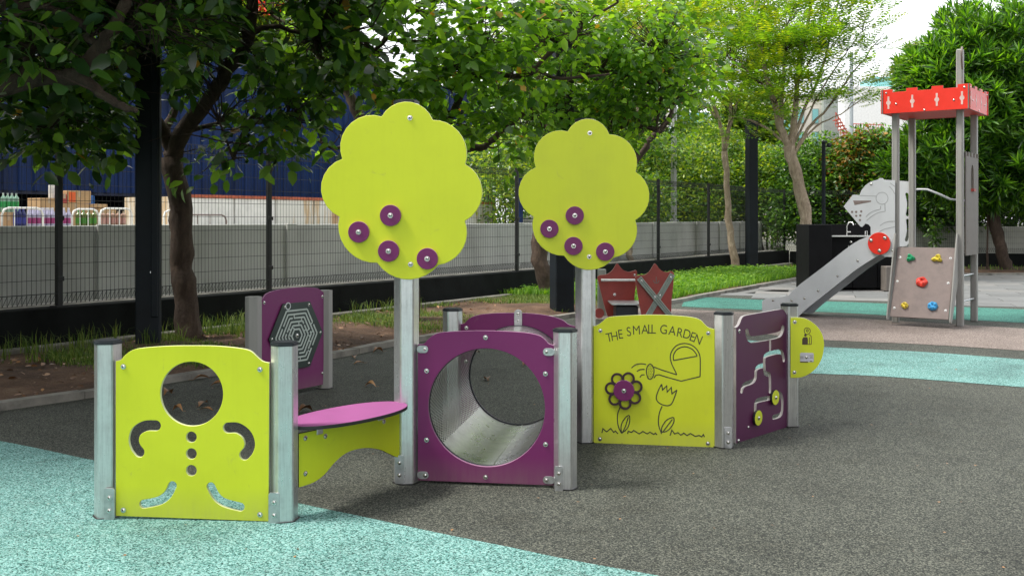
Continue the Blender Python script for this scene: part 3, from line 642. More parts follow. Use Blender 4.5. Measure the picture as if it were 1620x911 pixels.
# --- tunnel: two purple boards and a steel barrel
plF = Plane(PC, PD-PC, .005); c5 = plF.crop(620, 470, 2.847)
front = c5([(118, 822), (118, 212)])+catmull(c5([(118, 212), (146, 208), (165, 188), (188, 170), (225, 158), (320, 152), (420, 150), (520, 153), (610, 160), (664, 172), (690, 190), (706, 208), (731, 216)]), 4)+c5([(731, 216), (731, 845)])
pc = c5([(428, 495)])[0]; pr = .302
hp = c5([(166, 495), (690, 495), (428, 229), (428, 762)]); rx = (hp[1].x-hp[0].x)/2; ry = (hp[2].y-hp[3].y)/2; pc = Vector(((hp[0].x+hp[1].x)/2, (hp[2].y+hp[3].y)/2)); pr = (rx+ry)/2
tf = panel('tunnel_front_panel', plF, [front, circle(pc, pr, 72)], TH, MAT['purple'], MAT['purple_edge'], ps, label='purple board with the round tunnel mouth')
bolts(plF, c5([(423, 180), (158, 330), (692, 343), (158, 640), (693, 660), (423, 807)]), TH/2, tf)
for (x, y, dx) in ((140, 233, -1), (708, 245, 1), (142, 798, -1), (708, 820, 1)):
    cc = c5([(x, y)])[0]; bracket(plF, cc, .062, .04, TH/2, tf, [(cc.x-.013*dx, cc.y)])
for po, x, y in ((postD, 752, 815),):
    plq = Plane(PD, PD-PC, .061); q = plq.crop(620, 470, 2.847)([(x, y)])[0]; bracket(plq, q, .045, .13, 0, po, [(q.x, q.y+.026), (q.x, q.y-.028)], .008)
plR = Plane(PG, PF-PG, .0); c5r = plR.crop(620, 470, 2.847)
rw = (PF-PG).length
rear = [Vector((.055, .035))]+catmull(c5r([(306, 122), (328, 116), (346, 98), (375, 84), (430, 74), (540, 70), (640, 74), (720, 86), (768, 102), (796, 122), (832, 132)]), 4)+[Vector((rw-.055, .035))]
rc = Vector((rw/2, pc.y)); tr_ = panel('tunnel_rear_panel', plR, [rear, circle(rc, pr, 72)], TH, MAT['purple'], MAT['purple_edge'], ps, label='purple board at the far end of the tunnel')
bolts(plR, c5r([(337, 137), (798, 147)])+[rc+Vector((math.cos(a), math.sin(a)))*(pr+.035) for a in (math.pi*.5, 0.2, 2.9, 4.7)], TH/2, tr_)
# barrel built from ring to ring, with real thickness; left half perforated
NS = 72; A0 = [plF.at(pc.x+math.cos(2*math.pi*k/NS)*(pr+.004), pc.y+math.sin(2*math.pi*k/NS)*(pr+.004), -TH/2-.001) for k in range(NS)]
B0 = [plR.at(rc.x+math.cos(2*math.pi*k/NS)*(pr+.004), rc.y+math.sin(2*math.pi*k/NS)*(pr+.004), TH/2+.001) for k in range(NS)]
def shell(ks, name, mat, grow=.0):
    vs = []; fs_ = []; uvs = []; n = len(ks); NL = 8
    for i, k in enumerate(ks):
        for j in range(NL+1): vs.append(A0[k % NS].lerp(B0[k % NS], j/NL)); uvs.append((i*2*math.pi*pr/NS, j/NL*1.02))
    for i in range(n-1):
        for j in range(NL): fs_.append((i*(NL+1)+j, (i+1)*(NL+1)+j, (i+1)*(NL+1)+j+1, i*(NL+1)+j+1))
    me = bpy.data.meshes.new(name); me.from_pydata(vs, [], fs_); uv = me.uv_layers.new(name='UVMap')
    for lp in me.loops: uv.data[lp.index].uv = uvs[lp.vertex_index]
    return link(name, me, mat, ps, smooth=180)
shell(list(range(20, 45)), 'perforated_sheet', MAT['perf']); shell(list(range(44, 93)), 'barrel', MAT['steel'])
mb = MB()
for a in (1.36, 1.47):                                             # seam flange and rivets along the floor
    k = int(a*NS/2) % NS
k = 54; d = (B0[k]-A0[k]).normalized(); cx_ = plF.at(pc.x, pc.y); 
for j in range(6):
    q = A0[57].lerp(B0[57], (j+.7)/6.5); nrm = (plF.at(pc.x, pc.y).lerp(plR.at(rc.x, rc.y), (j+.7)/6.5)-q).normalized()
    R = nrm.to_track_quat('Z', 'Y').to_matrix().to_4x4(); inst('bolt', boltme, Matrix.Translation(q+nrm*.0015) @ R @ Matrix.Scale(.55, 4), ps)
q0 = A0[55]; q1 = B0[55]; mb.tube([q0, q1], .004, 6); link('seam', mb.mesh(), MAT['steel'], ps, smooth=60)
for pl_, c_, z_ in ((plF, pc, -TH/2-.006), (plR, rc, TH/2+.006)):    # black rubber rim around each end
    ring = [pl_.at(c_.x+math.cos(a)*(pr+.002), c_.y+math.sin(a)*(pr+.002), z_) for a in [2*math.pi*k/64 for k in range(65)]]
    mb = MB(); mb.tube(ring, .007, 6, cap=False); link('rim', mb.mesh(), MAT['dark'], ps, smooth=60)
q = plR.at(rc.x, rc.y+pr+.05, 0); mb = MB(); me = curvemesh([roundrect((rc.x, rc.y+pr+.048), .05, .12, .024)], .005, .001); me.transform(plR.M @ Matrix.Translation((0, 0, TH/2+.0035))); o = link('bracket', me, MAT['plate'], ps, smooth=40); bolts(plR, [(rc.x, rc.y+pr+.08)], TH/2+.006, o)
# --- scalloped tree boards with purple discs
cusp = [(325, 128), (555, 143), (702, 342), (700, 597), (580, 795), (305, 785), (135, 578), (148, 318)]
apex = [(440, 61), (668, 192), (778, 467), (680, 737), (437, 860), (180, 738), (52, 449), (176, 168)]
def arc3(a, m, b, n=10):
    ax, ay, bx, by, cx, cy = a.x, a.y, m.x, m.y, b.x, b.y
    D = 2*(ax*(by-cy)+bx*(cy-ay)+cx*(ay-by)); ux = ((ax*ax+ay*ay)*(by-cy)+(bx*bx+by*by)*(cy-ay)+(cx*cx+cy*cy)*(ay-by))/D
    uy = ((ax*ax+ay*ay)*(cx-bx)+(bx*bx+by*by)*(ax-cx)+(cx*cx+cy*cy)*(bx-ax))/D; c = Vector((ux, uy)); r = (a-c).length
    t0 = math.atan2(a.y-uy, a.x-ux); t1 = math.atan2(b.y-uy, b.x-ux); tm = math.atan2(m.y-uy, m.x-ux)
    def nrm(x): return x % (2*math.pi)
    if nrm(tm-t0) > nrm(t1-t0): t1 = t0-nrm(t0-t1)
    else: t1 = t0+nrm(t1-t0)
    return [c+Vector((math.cos(t0+(t1-t0)*k/n), math.sin(t0+(t1-t0)*k/n)))*r for k in range(n)]
def treeboard(pl, fx, fy, discs, scr, label, rd):
    f = lambda pts: [pl.uv(fx(490+a/2.847), fy(140+b/2.847)) for a, b in pts]
    cu = f(cusp); ap = f(apex); out = []
    for k in range(8): out += arc3(cu[k], ap[k], cu[(k+1) % 8], 9)
    tb = panel('tree_board', pl, [out], .020, MAT['lime'], MAT['lime_edge'], ps, label=label, bev=.003)
    for x, y in discs:
        c = pl.uv(x, y); d = panel('disc', pl, [circle(c, rd, 40)], .018, MAT['purple'], MAT['purple_edge'], tb, z=.020, bev=.002); bolts(pl, [c], .029, d, 1.15)
    bolts(pl, [pl.uv(*s) for s in scr], .010, tb, 1.1)
plT1 = Plane(PC, (1, -.06, 0), .082); treeboard(plT1, lambda x: x, lambda y: y, [(619, 341), (569, 367), (616, 397), (677, 409)], [(649, 187), (650, 418)], 'larger scalloped lime tree board with four purple discs', .056)
plT2 = Plane(PF, (1, -.02, 0), .080); treeboard(plT2, lambda x: 820+(x-508)*207/255, lambda y: 188+(y-161)*239/281, [(909, 341), (869, 362), (907, 389), (957, 398)], [(933, 211), (932, 406)], 'smaller scalloped lime tree board with four purple discs', .057)
# --- THE SMALL GARDEN board
pl = Plane(PF, PH-PF, .02); c6 = pl.crop(900, 470, 3.504)
out = c6([(137, 805), (137, 160)])+catmull(c6([(137, 160), (160, 153), (182, 138), (208, 116), (240, 107), (330, 101), (450, 97), (570, 100), (680, 110), (728, 125), (750, 146), (772, 166), (808, 176)]), 4)+c6([(808, 176), (808, 832)])
gd = panel('garden_panel', pl, [out], TH, MAT['lime'], MAT['lime_edge'], ps, label='lime board engraved THE SMALL GARDEN with flowers and a watering can')
bolts(pl, c6([(175, 184), (772, 198), (173, 783), (770, 808)]), TH/2, gd)
zz = TH/2-.0004; lw = .0068; cnt = [0]
strokes = []
def st(pts, closed=False, smooth=True, w_=1.0, f=c6):
    p = f(pts); p = catmull(p, 5, closed) if smooth else p
    mb = MB(); cnt[0] += 1; ribbon(mb, p, lw*w_, pl.M, zz, .0010+cnt[0]*.00002, closed); link('engraved_line', mb.mesh(), MAT['groove'], gd)
cf = pl.crop(950, 580, 7.594)
# watering can
st([(598, 428), (590, 410), (570, 368), (562, 330), (572, 295), (600, 265), (640, 255), (680, 264), (710, 290), (726, 325), (728, 380), (727, 438)])
st([(727, 438), (622, 463), (545, 442), (500, 428), (482, 431), (472, 446)], smooth=False)
st([(598, 428), (510, 400), (472, 385)], smooth=False)
st([(580, 349), (710, 325)], smooth=False); st([(580, 349), (580, 320), (600, 288), (640, 273), (680, 285), (702, 308), (710, 325)])
st([(452, 369), (468, 385), (472, 410), (466, 438), (452, 453), (438, 445), (430, 412), (436, 382)], closed=True)
st([(347, 391), (370, 373), (400, 367), (428, 371)]); st([(377, 410), (395, 400), (420, 398)]); st([(394, 443), (404, 430), (420, 428)])
mb = MB()
for i in range(8):
    for j in range(3):
        q = c6([(441+j*9+(i % 2)*3, 380+i*9)])[0]; mb.prism(circle(q, .0028, 6), zz, zz+.0014, pl.M)
link('rose_dots', mb.mesh(), MAT['groove'], gd, kind='stuff')
# tulip, stems, leaves, grass
st([(735, 205), (745, 275), (795, 225), (800, 300), (850, 245), (858, 320), (918, 275)], smooth=False, f=cf)
st([(735, 205), (700, 270), (672, 350), (678, 400), (720, 440), (790, 462), (840, 452), (868, 415), (900, 330), (918, 275)], f=cf)
st([(740, 468), (708, 550), (695, 650), (705, 720), (735, 800)], f=cf); st([(736, 770), (738, 720), (790, 640), (860, 605), (882, 615), (878, 665), (840, 730), (790, 770), (750, 778)], closed=True, f=cf); st([(750, 778), (800, 710), (865, 625)], f=cf)
st([(238, 480), (208, 560), (205, 650), (222, 730), (255, 795)], f=cf); st([(255, 780), (248, 710), (275, 640), (325, 585), (350, 590), (350, 660), (325, 730), (275, 778)], closed=True, f=cf); st([(268, 778), (300, 710), (335, 600)], f=cf)
for g_ in ([(18, 790), (30, 738), (75, 775), (125, 735), (160, 782), (180, 765), (212, 798)], [(325, 800), (335, 768), (375, 782), (400, 758), (465, 800), (510, 770), (560, 800), (595, 778), (640, 806), (660, 790), (680, 812)], [(835, 820), (858, 755), (890, 800), (930, 785), (965, 815), (1000, 790), (1040, 820), (1080, 795), (1140, 830), (1185, 818), (1215, 835), (1235, 808), (1250, 838)]): st(g_, smooth=False, f=cf)
# lettering on an arc
def letters(text, place, size, parent, mat, pl, zz, squeeze=1.0):
    for ch, (c, ang) in zip([c for c in text if c != ' '], place):
        cu = bpy.data.curves.new('f', 'FONT'); cu.body = ch; cu.size = size; cu.align_x = 'CENTER'; cu.extrude = .0005; cu.offset = -.0004
        o = bpy.data.objects.new('f', cu); me = bpy.data.meshes.new_from_object(o); bpy.data.objects.remove(o); bpy.data.curves.remove(cu); me.materials.clear()
        me.transform(pl.M @ Matrix.Translation((c.x, c.y, zz)) @ Matrix.Rotation(ang, 4, 'Z') @ Matrix.Scale(squeeze, 4, (1, 0, 0))); link('letter', me, mat, parent)
LT = [(228, 246), (257, 239), (289, 228), (335, 214), (376, 206), (422, 202), (450, 200), (468, 200), (524, 202), (570, 209), (610, 219), (648, 227), (677, 241), (707, 255)]
lp = c6([(a, b) for a, b in LT]); la = [.19+.0, .17, .14, .1, .06, .02, 0, -.01, -.06, -.12, -.18, -.24, -.32, -.38]
letters('THE SMALL GARDEN', list(zip(lp, la)), .082, gd, MAT['groove'], pl, TH/2+.0004, .82)
# flower wheel: disc with eight hollow petals
fc = cf([(285, 275)])[0]; petals = MB(); fw = None
for k in range(7):
    a = 2*math.pi*k/7+.32; c = fc+Vector((math.cos(a), math.sin(a)))*.080
    me = curvemesh([circle(c, .040, 22), circle(c, .0265, 20)], .014, .001); me.transform(pl.M @ Matrix.Translation((0, 0, TH/2+.018+.0002*k)))
    if fw is None:
        fw = panel('flower_wheel', pl, [circle(fc, .066, 14)], .018, MAT['purple'], MAT['purple_edge'], gd, z=TH/2+.020); bolts(pl, [fc], TH/2+.029, gd, 1.1)
    link('petal', me, MAT['dark'] if False else basic('dark_purple_petal', (.035, .012, .022), .4) if k == 0 else bpy.data.materials['dark_purple_petal'], gd, smooth=40)
plH = Plane(PH, (1, -.1, 0), .062); q = plH.uv(1152, 692); bracket(plH, q, .045, .13, 0, postH, [(q.x, q.y+.028), (q.x, q.y-.028)], .01)
# --- dark purple slot-maze board
pl = Plane(PH, PE-PH, .0); c7 = pl.crop(1120, 470, 3.645)
L7 = (PE-PH).length
out = [pl.uv(1162.5, 704), ]+[pl.uv(1162.5, 519)]+catmull(c7([(150, 176), (163, 170), (176, 152), (186, 126), (203, 108), (260, 96), (340, 82), (415, 70), (432, 78), (446, 98), (456, 116), (469, 122)]), 4)[1:]+[pl.uv(1248.8, 675)]
cuts = []
def slot(pts, w_):
    p = catmull(c7(pts), 2)
    for a, b in zip(p[:-1], p[1:]): cuts.append(capsule([a, b], w_, 8))
slot([(217, 198), (222, 222), (240, 243), (300, 236), (360, 226), (405, 214), (420, 195), (424, 178)], .042)
slot([(351, 228), (351, 325)], .026)
slot([(430, 360), (424, 330), (410, 314), (375, 318), (330, 332), (318, 352), (318, 400), (322, 436), (345, 446), (350, 470), (350, 540)], .032)
slot([(316, 392), (282, 402), (268, 425), (266, 465), (248, 486), (212, 498), (194, 515), (187, 540)], .032)
slot([(265, 655), (267, 610), (285, 592), (345, 580)], .032); slot([(380, 560), (408, 556), (420, 585), (420, 650), (408, 678), (370, 690)], .032)
mz = panel('slot_panel', pl, [out], TH, basic('dark_purple_board', (.085, .008, .060), .45, var=.06), basic('routed_slot_edge', (.48, .44, .44), .4), ps, cuts=cuts, bev=.0015, label='dark purple board with winding cut-out slots')
bolts(pl, c7([(172, 194), (458, 142), (168, 825), (455, 726)]), TH/2, mz)
for x, y in ((367, 575), (268, 692)):
    c = c7([(x, y)])[0]; d = panel('knob', pl, [circle(c, .049, 32)], .018, MAT['lime'], MAT['black_edge'], mz, z=.022, bev=.002); bolts(pl, [c], .031, d, 1.1)
bolts(pl, c7([(225, 748)]), TH/2, mz, .8)
# --- lime half-round info board
pl = Plane(PE, (1, -.12, 0), .066); cE = pl.crop(1245, 500, 9.11)
out = cE([(48, 885), (48, 22)])+catmull(cE([(48, 22), (170, 18), (290, 45), (410, 125), (490, 230), (528, 350), (530, 450), (500, 600), (430, 730), (330, 820), (200, 878), (48, 886)]), 4)[1:-1]
hd = panel('info_board', pl, [out], TH, MAT['lime'], MAT['lime_edge'], ps, label='lime half-round board with a figure pictogram and small plate')
bolts(pl, cE([(108, 82), (104, 806)]), TH/2, hd)
lw = .0042
def st2(pts, closed=False, w_=1.0, smooth=True):
    p = cE(pts); p = catmull(p, 4, closed) if smooth else p; mb = MB(); cnt[0] += 1; ribbon(mb, p, lw*w_, pl.M, TH/2-.0003, .001+cnt[0]*.00002, closed); link('pictogram_line', mb.mesh(), MAT['print_dark'], hd)
st2([(288, 165), (325, 185), (330, 225), (300, 258), (262, 250), (245, 210), (258, 175)], True)
st2([(288, 188), (305, 205), (288, 225), (275, 205)], True)
st2([(318, 262), (345, 285), (348, 400)], smooth=False); st2([(348, 402), (215, 402)], smooth=False); st2([(320, 300), (320, 400)], smooth=False)
mb = MB(); mb.prism([tuple(p) for p in cE([(215, 400), (215, 330), (235, 300), (290, 300), (298, 330), (298, 400)])][::-1], TH/2-.0003, TH/2+.0009, pl.M); mb.prism([tuple(v) for v in circle(cE([(262, 272)])[0], .0085, 12)], TH/2-.0003, TH/2+.0012, pl.M); link('pictogram_child', mb.mesh(), MAT['print_dark'], hd)
me = curvemesh([roundrect(cE([(283, 590)])[0], .090, .062, .01)], .0016, .0004); me.transform(pl.M @ Matrix.Translation((0, 0, TH/2+.0008))); tp = link('info_plate', me, basic('silver_plate', (.55, .55, .6), .4, .3), hd, smooth=40)
bolts(pl, cE([(276, 590)]), TH/2+.0016, tp, .9)
mb = MB()
for (a, b, c_, d_) in ((185, 575, 235, 581), (185, 590, 235, 596), (185, 605, 235, 611), (320, 560, 370, 566), (330, 580, 365, 586), (325, 600, 370, 606), (185, 648, 300, 664), (325, 640, 358, 650)):
    q0, q1 = cE([(a, b), (c_, d_)]); mb.box(pl.M @ Vector(((q0.x+q1.x)/2, (q0.y+q1.y)/2, TH/2+.0019)), (.001, .001, .001)) if False else mb.prism([(q0.x, q1.y), (q1.x, q1.y), (q1.x, q0.y), (q0.x, q0.y)], TH/2+.0012, TH/2+.002, pl.M)
link('fine_print', mb.mesh(), MAT['print_dark'], tp, kind='stuff')

# ================================================================== HEXAGON MAZE PANEL (stands behind)
Q1 = G(401, 637.5); Q2 = G(514, 613.5); hp_ = thing('maze_panel', (Q1+Q2)/2, 'dark purple panel with a hexagonal maze between two short grey posts', 'play panel')
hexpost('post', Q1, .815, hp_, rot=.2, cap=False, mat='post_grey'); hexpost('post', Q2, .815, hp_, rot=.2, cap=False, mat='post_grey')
pl = Plane(Q1, Q2-Q1, .02); c3 = pl.crop(380, 440, 5.356); LQ = (Q2-Q1).length
out = [Vector((.055, .04))]+catmull(c3([(160, 192), (182, 180), (200, 155), (225, 128), (290, 104), (380, 88), (480, 78), (590, 78), (650, 86), (672, 98), (690, 112), (714, 122)]), 4)+[Vector((LQ-.055, .04))]
hb = panel('board', pl, [out], TH, MAT['purple'], MAT['purple_edge'], hp_)
bolts(pl, c3([(194, 207), (688, 155), (688, 803)]), TH/2, hb)
hc = c3([(462, 485)])[0]; hr = .305
hx = lambda r, o=0: [hc+Vector((math.cos(math.radians(60*k+o)), math.sin(math.radians(60*k+o))))*r for k in range(6)]
pt = panel('maze_plate', pl, [hx(hr)], .012, basic('dark_green_plate', (.02, .035, .03), .35), MAT['black_edge'], hp_, z=TH/2+.008)
bolts(pl, hx(hr*.90), TH/2+.014, pt, .9); bolts(pl, [hc], TH/2+.014, pt, 1.4)
mw = basic('pale_maze_line', (.46, .53, .49), .5); k_ = 0
for ri in range(6):
    R_ = hr*(.77-.115*ri)
    v = hx(R_)
    for e in range(6):
        a, b = v[e], v[(e+1) % 6]; cuts_ = sorted([random.uniform(.15, .85)]) if ri < 4 and random.random() < .75 else []
        segs = []; x = 0.0
        for c in cuts_: segs.append((x, c-.05)); x = c+.05
        segs.append((x, 1.0))
        for s0, s1 in segs:
            if (s1-s0)*R_ < .02: continue
            p0 = a.lerp(b, s0); p1 = a.lerp(b, s1); mb = MB(); k_ += 1; ribbon(mb, [p0, p1], .0135, pl.M, TH/2+.0135, .001+(k_ % 40)*.00003); link('maze_line', mb.mesh(), mw, pt)
    if ri < 5:
        for q in range(3):
            e = random.randrange(6); s = random.uniform(.1, .9); a, b = v[e], v[(e+1) % 6]; p0 = a.lerp(b, s); d = (hc-(a+b)/2).normalized(); mb = MB(); k_ += 1
            ribbon(mb, [p0, p0+d*hr*.10], .009, pl.M, TH/2+.0135, .0023+(k_ % 40)*.00003); link('maze_line', mb.mesh(), mw, pt)
rg = [c3([(386, 236)])[0]+Vector((math.cos(a), math.sin(a)))*.026 for a in [2*math.pi*k/24 for k in range(24)]]
mb = MB(); ribbon(mb, rg, .008, pl.M, TH/2+.013, .004, True); link('ring', mb.mesh(), MAT['plate'], hp_)
# ================================================================== SLIDE TOWER
TFL, TFR, TRL, TRR = G(1419, 510.5), G(1527, 516.5), G(1437, 502.6), G(1538, 508.7)
tw = thing('slide_tower', (TFL+TRR)/2, 'tall grey slide tower with red battlement boards, knight helmet board and climbing ramp', 'slide tower')
TU = ((TFR-TFL)+(TRR-TRL)).normalized(); TV = Vector((-TU.y, TU.x, 0)); Tc = (TFL+TFR+TRL+TRR)/4; HW = .41
TFL, TFR, TRL, TRR = [Tc+TU*a*HW+TV*b*HW for a, b in ((-1, -1), (1, -1), (-1, 1), (1, 1))]
Rt = Matrix.Rotation(math.atan2(TU.y, TU.x), 4, 'Z')
for p, h in ((TFL, 2.98), (TFR, 3.64), (TRL, 2.98), (TRR, 2.98)):
    mb = MB(); mb.box((0, 0, h/2), (.085, .085, h), Matrix.Translation(p) @ Rt, bev=.012)
    for sg in (-.022, .022): mb.box((sg, -.0435, h/2), (.006, .003, h-.02), Matrix.Translation(p) @ Rt)
    link('post', mb.mesh(), MAT['post_grey'], tw, smooth=30)
pl = Plane(TFL, TU, .055); c7t = pl.crop(1390, 60, 6.505)
bo = c7t([(85, 758), (85, 515), (213, 508), (220, 537), (340, 531), (347, 492), (458, 488), (476, 515), (588, 512), (600, 474), (720, 470), (730, 500), (858, 494), (870, 459), (1003, 450), (1003, 714)])
zlo, zhi, zc = 2.84, 3.165, 3.125; xa, xb = -.155, 2*HW+.155; Lw = xb-xa
bo = [Vector((xa, zlo)), Vector((xb, zlo)), Vector((xb, zhi))]
ns = 7; 
for k in range(ns, 0, -1):
    x0, x1 = xa+Lw*(k-1)/ns, xa+Lw*k/ns; up = (k % 2 == 1); z_ = zhi if up else zc; bo += [Vector((x1-(0 if k == ns else .008*(1 if up else -1)), z_)), Vector((x0+(0 if k == 1 else .008*(1 if up else -1)), z_))]
bo = bo[:2]+bo[3:]
pale = basic('pale_pink_inlay', (.72, .50, .46), .5)
for r_ in range(4):
    Mr = Matrix.Translation(Tc) @ Matrix.Rotation(math.pi/2*r_, 4, 'Z') @ Matrix.Translation(-Tc)
    pr_ = Plane(TFL, TU, .135); pr_.M = Mr @ pr_.M
    o = panel('battlement_board', pr_, [bo], .019, MAT['red'], MAT['taupe_dark'], tw)
    for k in range(4):
        x = xa+Lw*(k*2+1)/8.0*1.0; x = xa+.10+(Lw-.2)*k/3
        key = [(x-.012, 2.90), (x+.012, 2.90), (x+.012, 2.955)]+[(x+math.cos(a)*.030, 2.985+math.sin(a)*.030) for a in (-.9, -.4, 0, .4, .9)]+[(x+.012, 3.015), (x+.012, 3.07), (x-.012, 3.07), (x-.012, 3.015)]+[(x+math.cos(a)*.030, 2.985+math.sin(a)*.030) for a in (2.25, 2.74, 3.14, 3.54, 4.03)]+[(x-.012, 2.955)]
        mb = MB(); mb.prism(key, .0096, .0112, pr_.M); link('keyhole_inlay', mb.mesh(), pale, o)
    bolts(pr_, [(xa+.07, 3.12), (xb-.07, 3.12), (xa+.20, 2.965), (xb-.20, 2.965), (xa+Lw/2, 2.86)], .0096, o, 1.1)
mb = MB(); mb.box((0, 0, 2.855), (1.06, 1.06, .02), Matrix.Translation(Tc) @ Rt); link('roof_board', mb.mesh(), MAT['red'], tw)
mb = MB(); mb.box((0, 0, .985), (.80, .80, .03), Matrix.Translation(Tc) @ Rt, bev=.004); link('deck', mb.mesh(), MAT['taupe_dark'], tw)
# wooden figure board at the post top
pl2 = Plane(TFR, TV, 0); me = curvemesh([catmull([(-.09, 3.36), (-.05, 3.40), (-.06, 3.55), (-.09, 3.64), (-.15, 3.66), (-.20, 3.60), (-.19, 3.52), (-.15, 3.44)], 4, True)], .02, .002)
me.transform(Plane(TFR, (.50, .87, 0), .03).M @ Matrix.Translation((.06, 0, 0))); link('top_board', me, MAT['taupe'], tw, smooth=40)
# slide: two side boards, chute
pl = Plane(TFL, TU, .045); c66 = pl.crop(1200, 330, 5.059); c44 = pl.crop(1320, 270, 6.075)
top = [(30, 742), (55, 722), (110, 712), (200, 704), (245, 690), (275, 655), (340, 600), (420, 540), (520, 465), (600, 402), (680, 338), (750, 286), (810, 250), (880, 224), (960, 208), (1030, 203)]
bot = [(1030, 345), (960, 375), (870, 430), (780, 490), (700, 552), (620, 616), (540, 680), (460, 742), (400, 790), (360, 826), (325, 860)]
sb = c66(top)+c66(bot); sb = [Vector((p.x, max(p.y, .012))) for p in sb]+[Vector((c66([(325, 860)])[0].x-.02, .012)), Vector((c66([(30, 790)])[0].x, .012))]
s1 = panel('slide_side', pl, [sb], .018, MAT['grey_board'], MAT['grey_edge'], tw); bolts(pl, c66([(118, 733), (268, 736), (370, 718), (480, 657), (635, 538), (796, 416), (743, 268)]), .009, s1, 1.4)
plB = Plane(TFL, TU, .045-.56); panel('slide_side', plB, [sb], .018, MAT['grey_board'], MAT['grey_edge'], tw)
mid = [Vector((p.x, p.y)) for p in c66([(40, 770), (150, 762), (250, 748), (330, 712), (430, 640), (540, 552), (640, 470), (740, 392), (820, 335), (900, 300), (1030, 285)])]
L_, R_ = offsets(mid, .05); vs = []
for a, b in zip(L_, R_):
    for q in (a, b):
        for h in (-.012, -.545): vs.append(pl.M @ Vector((q.x, max(q.y, .02), h)))
n_ = len(mid); ff = []
for i in range(n_-1):
    a = i*4; b = a+4; ff += [(a, a+1, b+1, b), (a+2, b+2, b+3, a+3), (a, b, b+2, a+2), (a+1, a+3, b+3, b+1)]
ff += [(0, 2, 3, 1), ((n_-1)*4, (n_-1)*4+1, (n_-1)*4+3, (n_-1)*4+2)]
mb = MB(); mb.add(vs, ff); link('chute', mb.mesh(), MAT['dark'], tw, smooth=40)
hel = [(90, 345), (180, 232), (243, 236), (262, 190), (300, 142), (350, 107), (420, 88), (436, 73), (462, 73), (478, 88), (585, 94), (585, 830), (482, 828), (420, 790), (352, 730), (345, 640), (366, 600), (354, 548), (330, 518), (312, 512), (300, 508), (284, 528), (268, 542), (252, 538)]
plh = Plane(TFL, TU, .066); c44 = plh.crop(1320, 270, 6.075)
hb_ = panel('helmet_board', plh, [c44(hel)], .018, MAT['grey_board'], MAT['grey_edge'], tw, label='light grey board shaped like a knight helmet')
lw = .010
def sth(pts, closed=False, smooth=True, w_=1.0):
    p = c44(pts); p = catmull(p, 5, closed) if smooth else p; mb = MB(); cnt[0] += 1; ribbon(mb, p, lw*w_, plh.M, .0086, .0012+(cnt[0] % 50)*.00003, closed); link('engraved_line', mb.mesh(), MAT['grey_edge'], hb_)
sth([(243, 240), (405, 246)], smooth=False); sth([(460+57*math.cos(a), 266+57*math.sin(a)) for a in [k*math.pi/8 for k in range(16)]], True)
sth([(487, 318), (490, 390)], smooth=False); sth([(490, 392), (430, 402), (370, 432), (312, 480)]); sth([(447, 340), (445, 370)], smooth=False); sth([(445, 371), (390, 384), (340, 410), (305, 445)])
sth([(530, 152), (560, 185), (583, 225)]); sth([(540, 120), (585, 155)], smooth=False); sth([(440, 530), (480, 502), (530, 488), (585, 488)]); sth([(430, 590), (490, 560), (585, 540)])
mb = MB(); mb.prism([tuple(p) for p in c44([(182, 288), (196, 332), (355, 300), (355, 288)])], .0086, .0102, plh.M); link('visor_slit', mb.mesh(), MAT['taupe'], hb_)
for x, y in ((172, 397), (212, 397), (260, 392), (212, 435), (251, 432), (248, 476)):
    mb = MB(); c = c44([(x, y)])[0]; mb.prism([tuple(v) for v in circle(c, .016, 12)], .0086, .0102, plh.M); link('visor_hole', mb.mesh(), MAT['taupe'], hb_)
bolts(plh, c44([(356, 130), (562, 768)]), .009, hb_, 1.4)
c = c44([(436, 700)])[0]; rdsc = panel('red_disc', plh, [circle(c, .152, 44)], .02, MAT['red'], MAT['red_edge'], tw, z=.0205, bev=.003); bolts(plh, c44([(358, 668), (492, 646), (440, 768)]), .0305, rdsc, 2.0)
plr = Plane(TRL, TU, -.045); c44r = plr.crop(1320, 270, 6.075)
rb = c44r([(350, 107), (420, 92), (540, 92), (725, 106), (728, 190), (744, 230), (752, 300), (746, 380), (736, 450), (748, 530), (748, 600), (732, 680), (700, 722), (670, 730), (350, 730)])
panel('helmet_board', plr, [rb, capsule(catmull(c44r([(697, 228), (712, 300), (712, 360), (702, 425)]), 4), .042), capsule(catmull(c44r([(704, 478), (712, 560), (708, 610), (692, 668)]), 4), .042)], .018, MAT['grey_board'], MAT['grey_edge'], tw)
mb = MB(); mb.tube([TRL+(TRR-TRL)*t_+Vector((0, 0, z_)) for t_, z_ in ((0.03, 1.83), (.12, 1.835), (.25, 1.83), (.45, 1.76), (.62, 1.69), (.8, 1.67), (.97, 1.67))], .016, 10); link('hand_rail', mb.mesh(), MAT['grey_board'], tw, smooth=60)
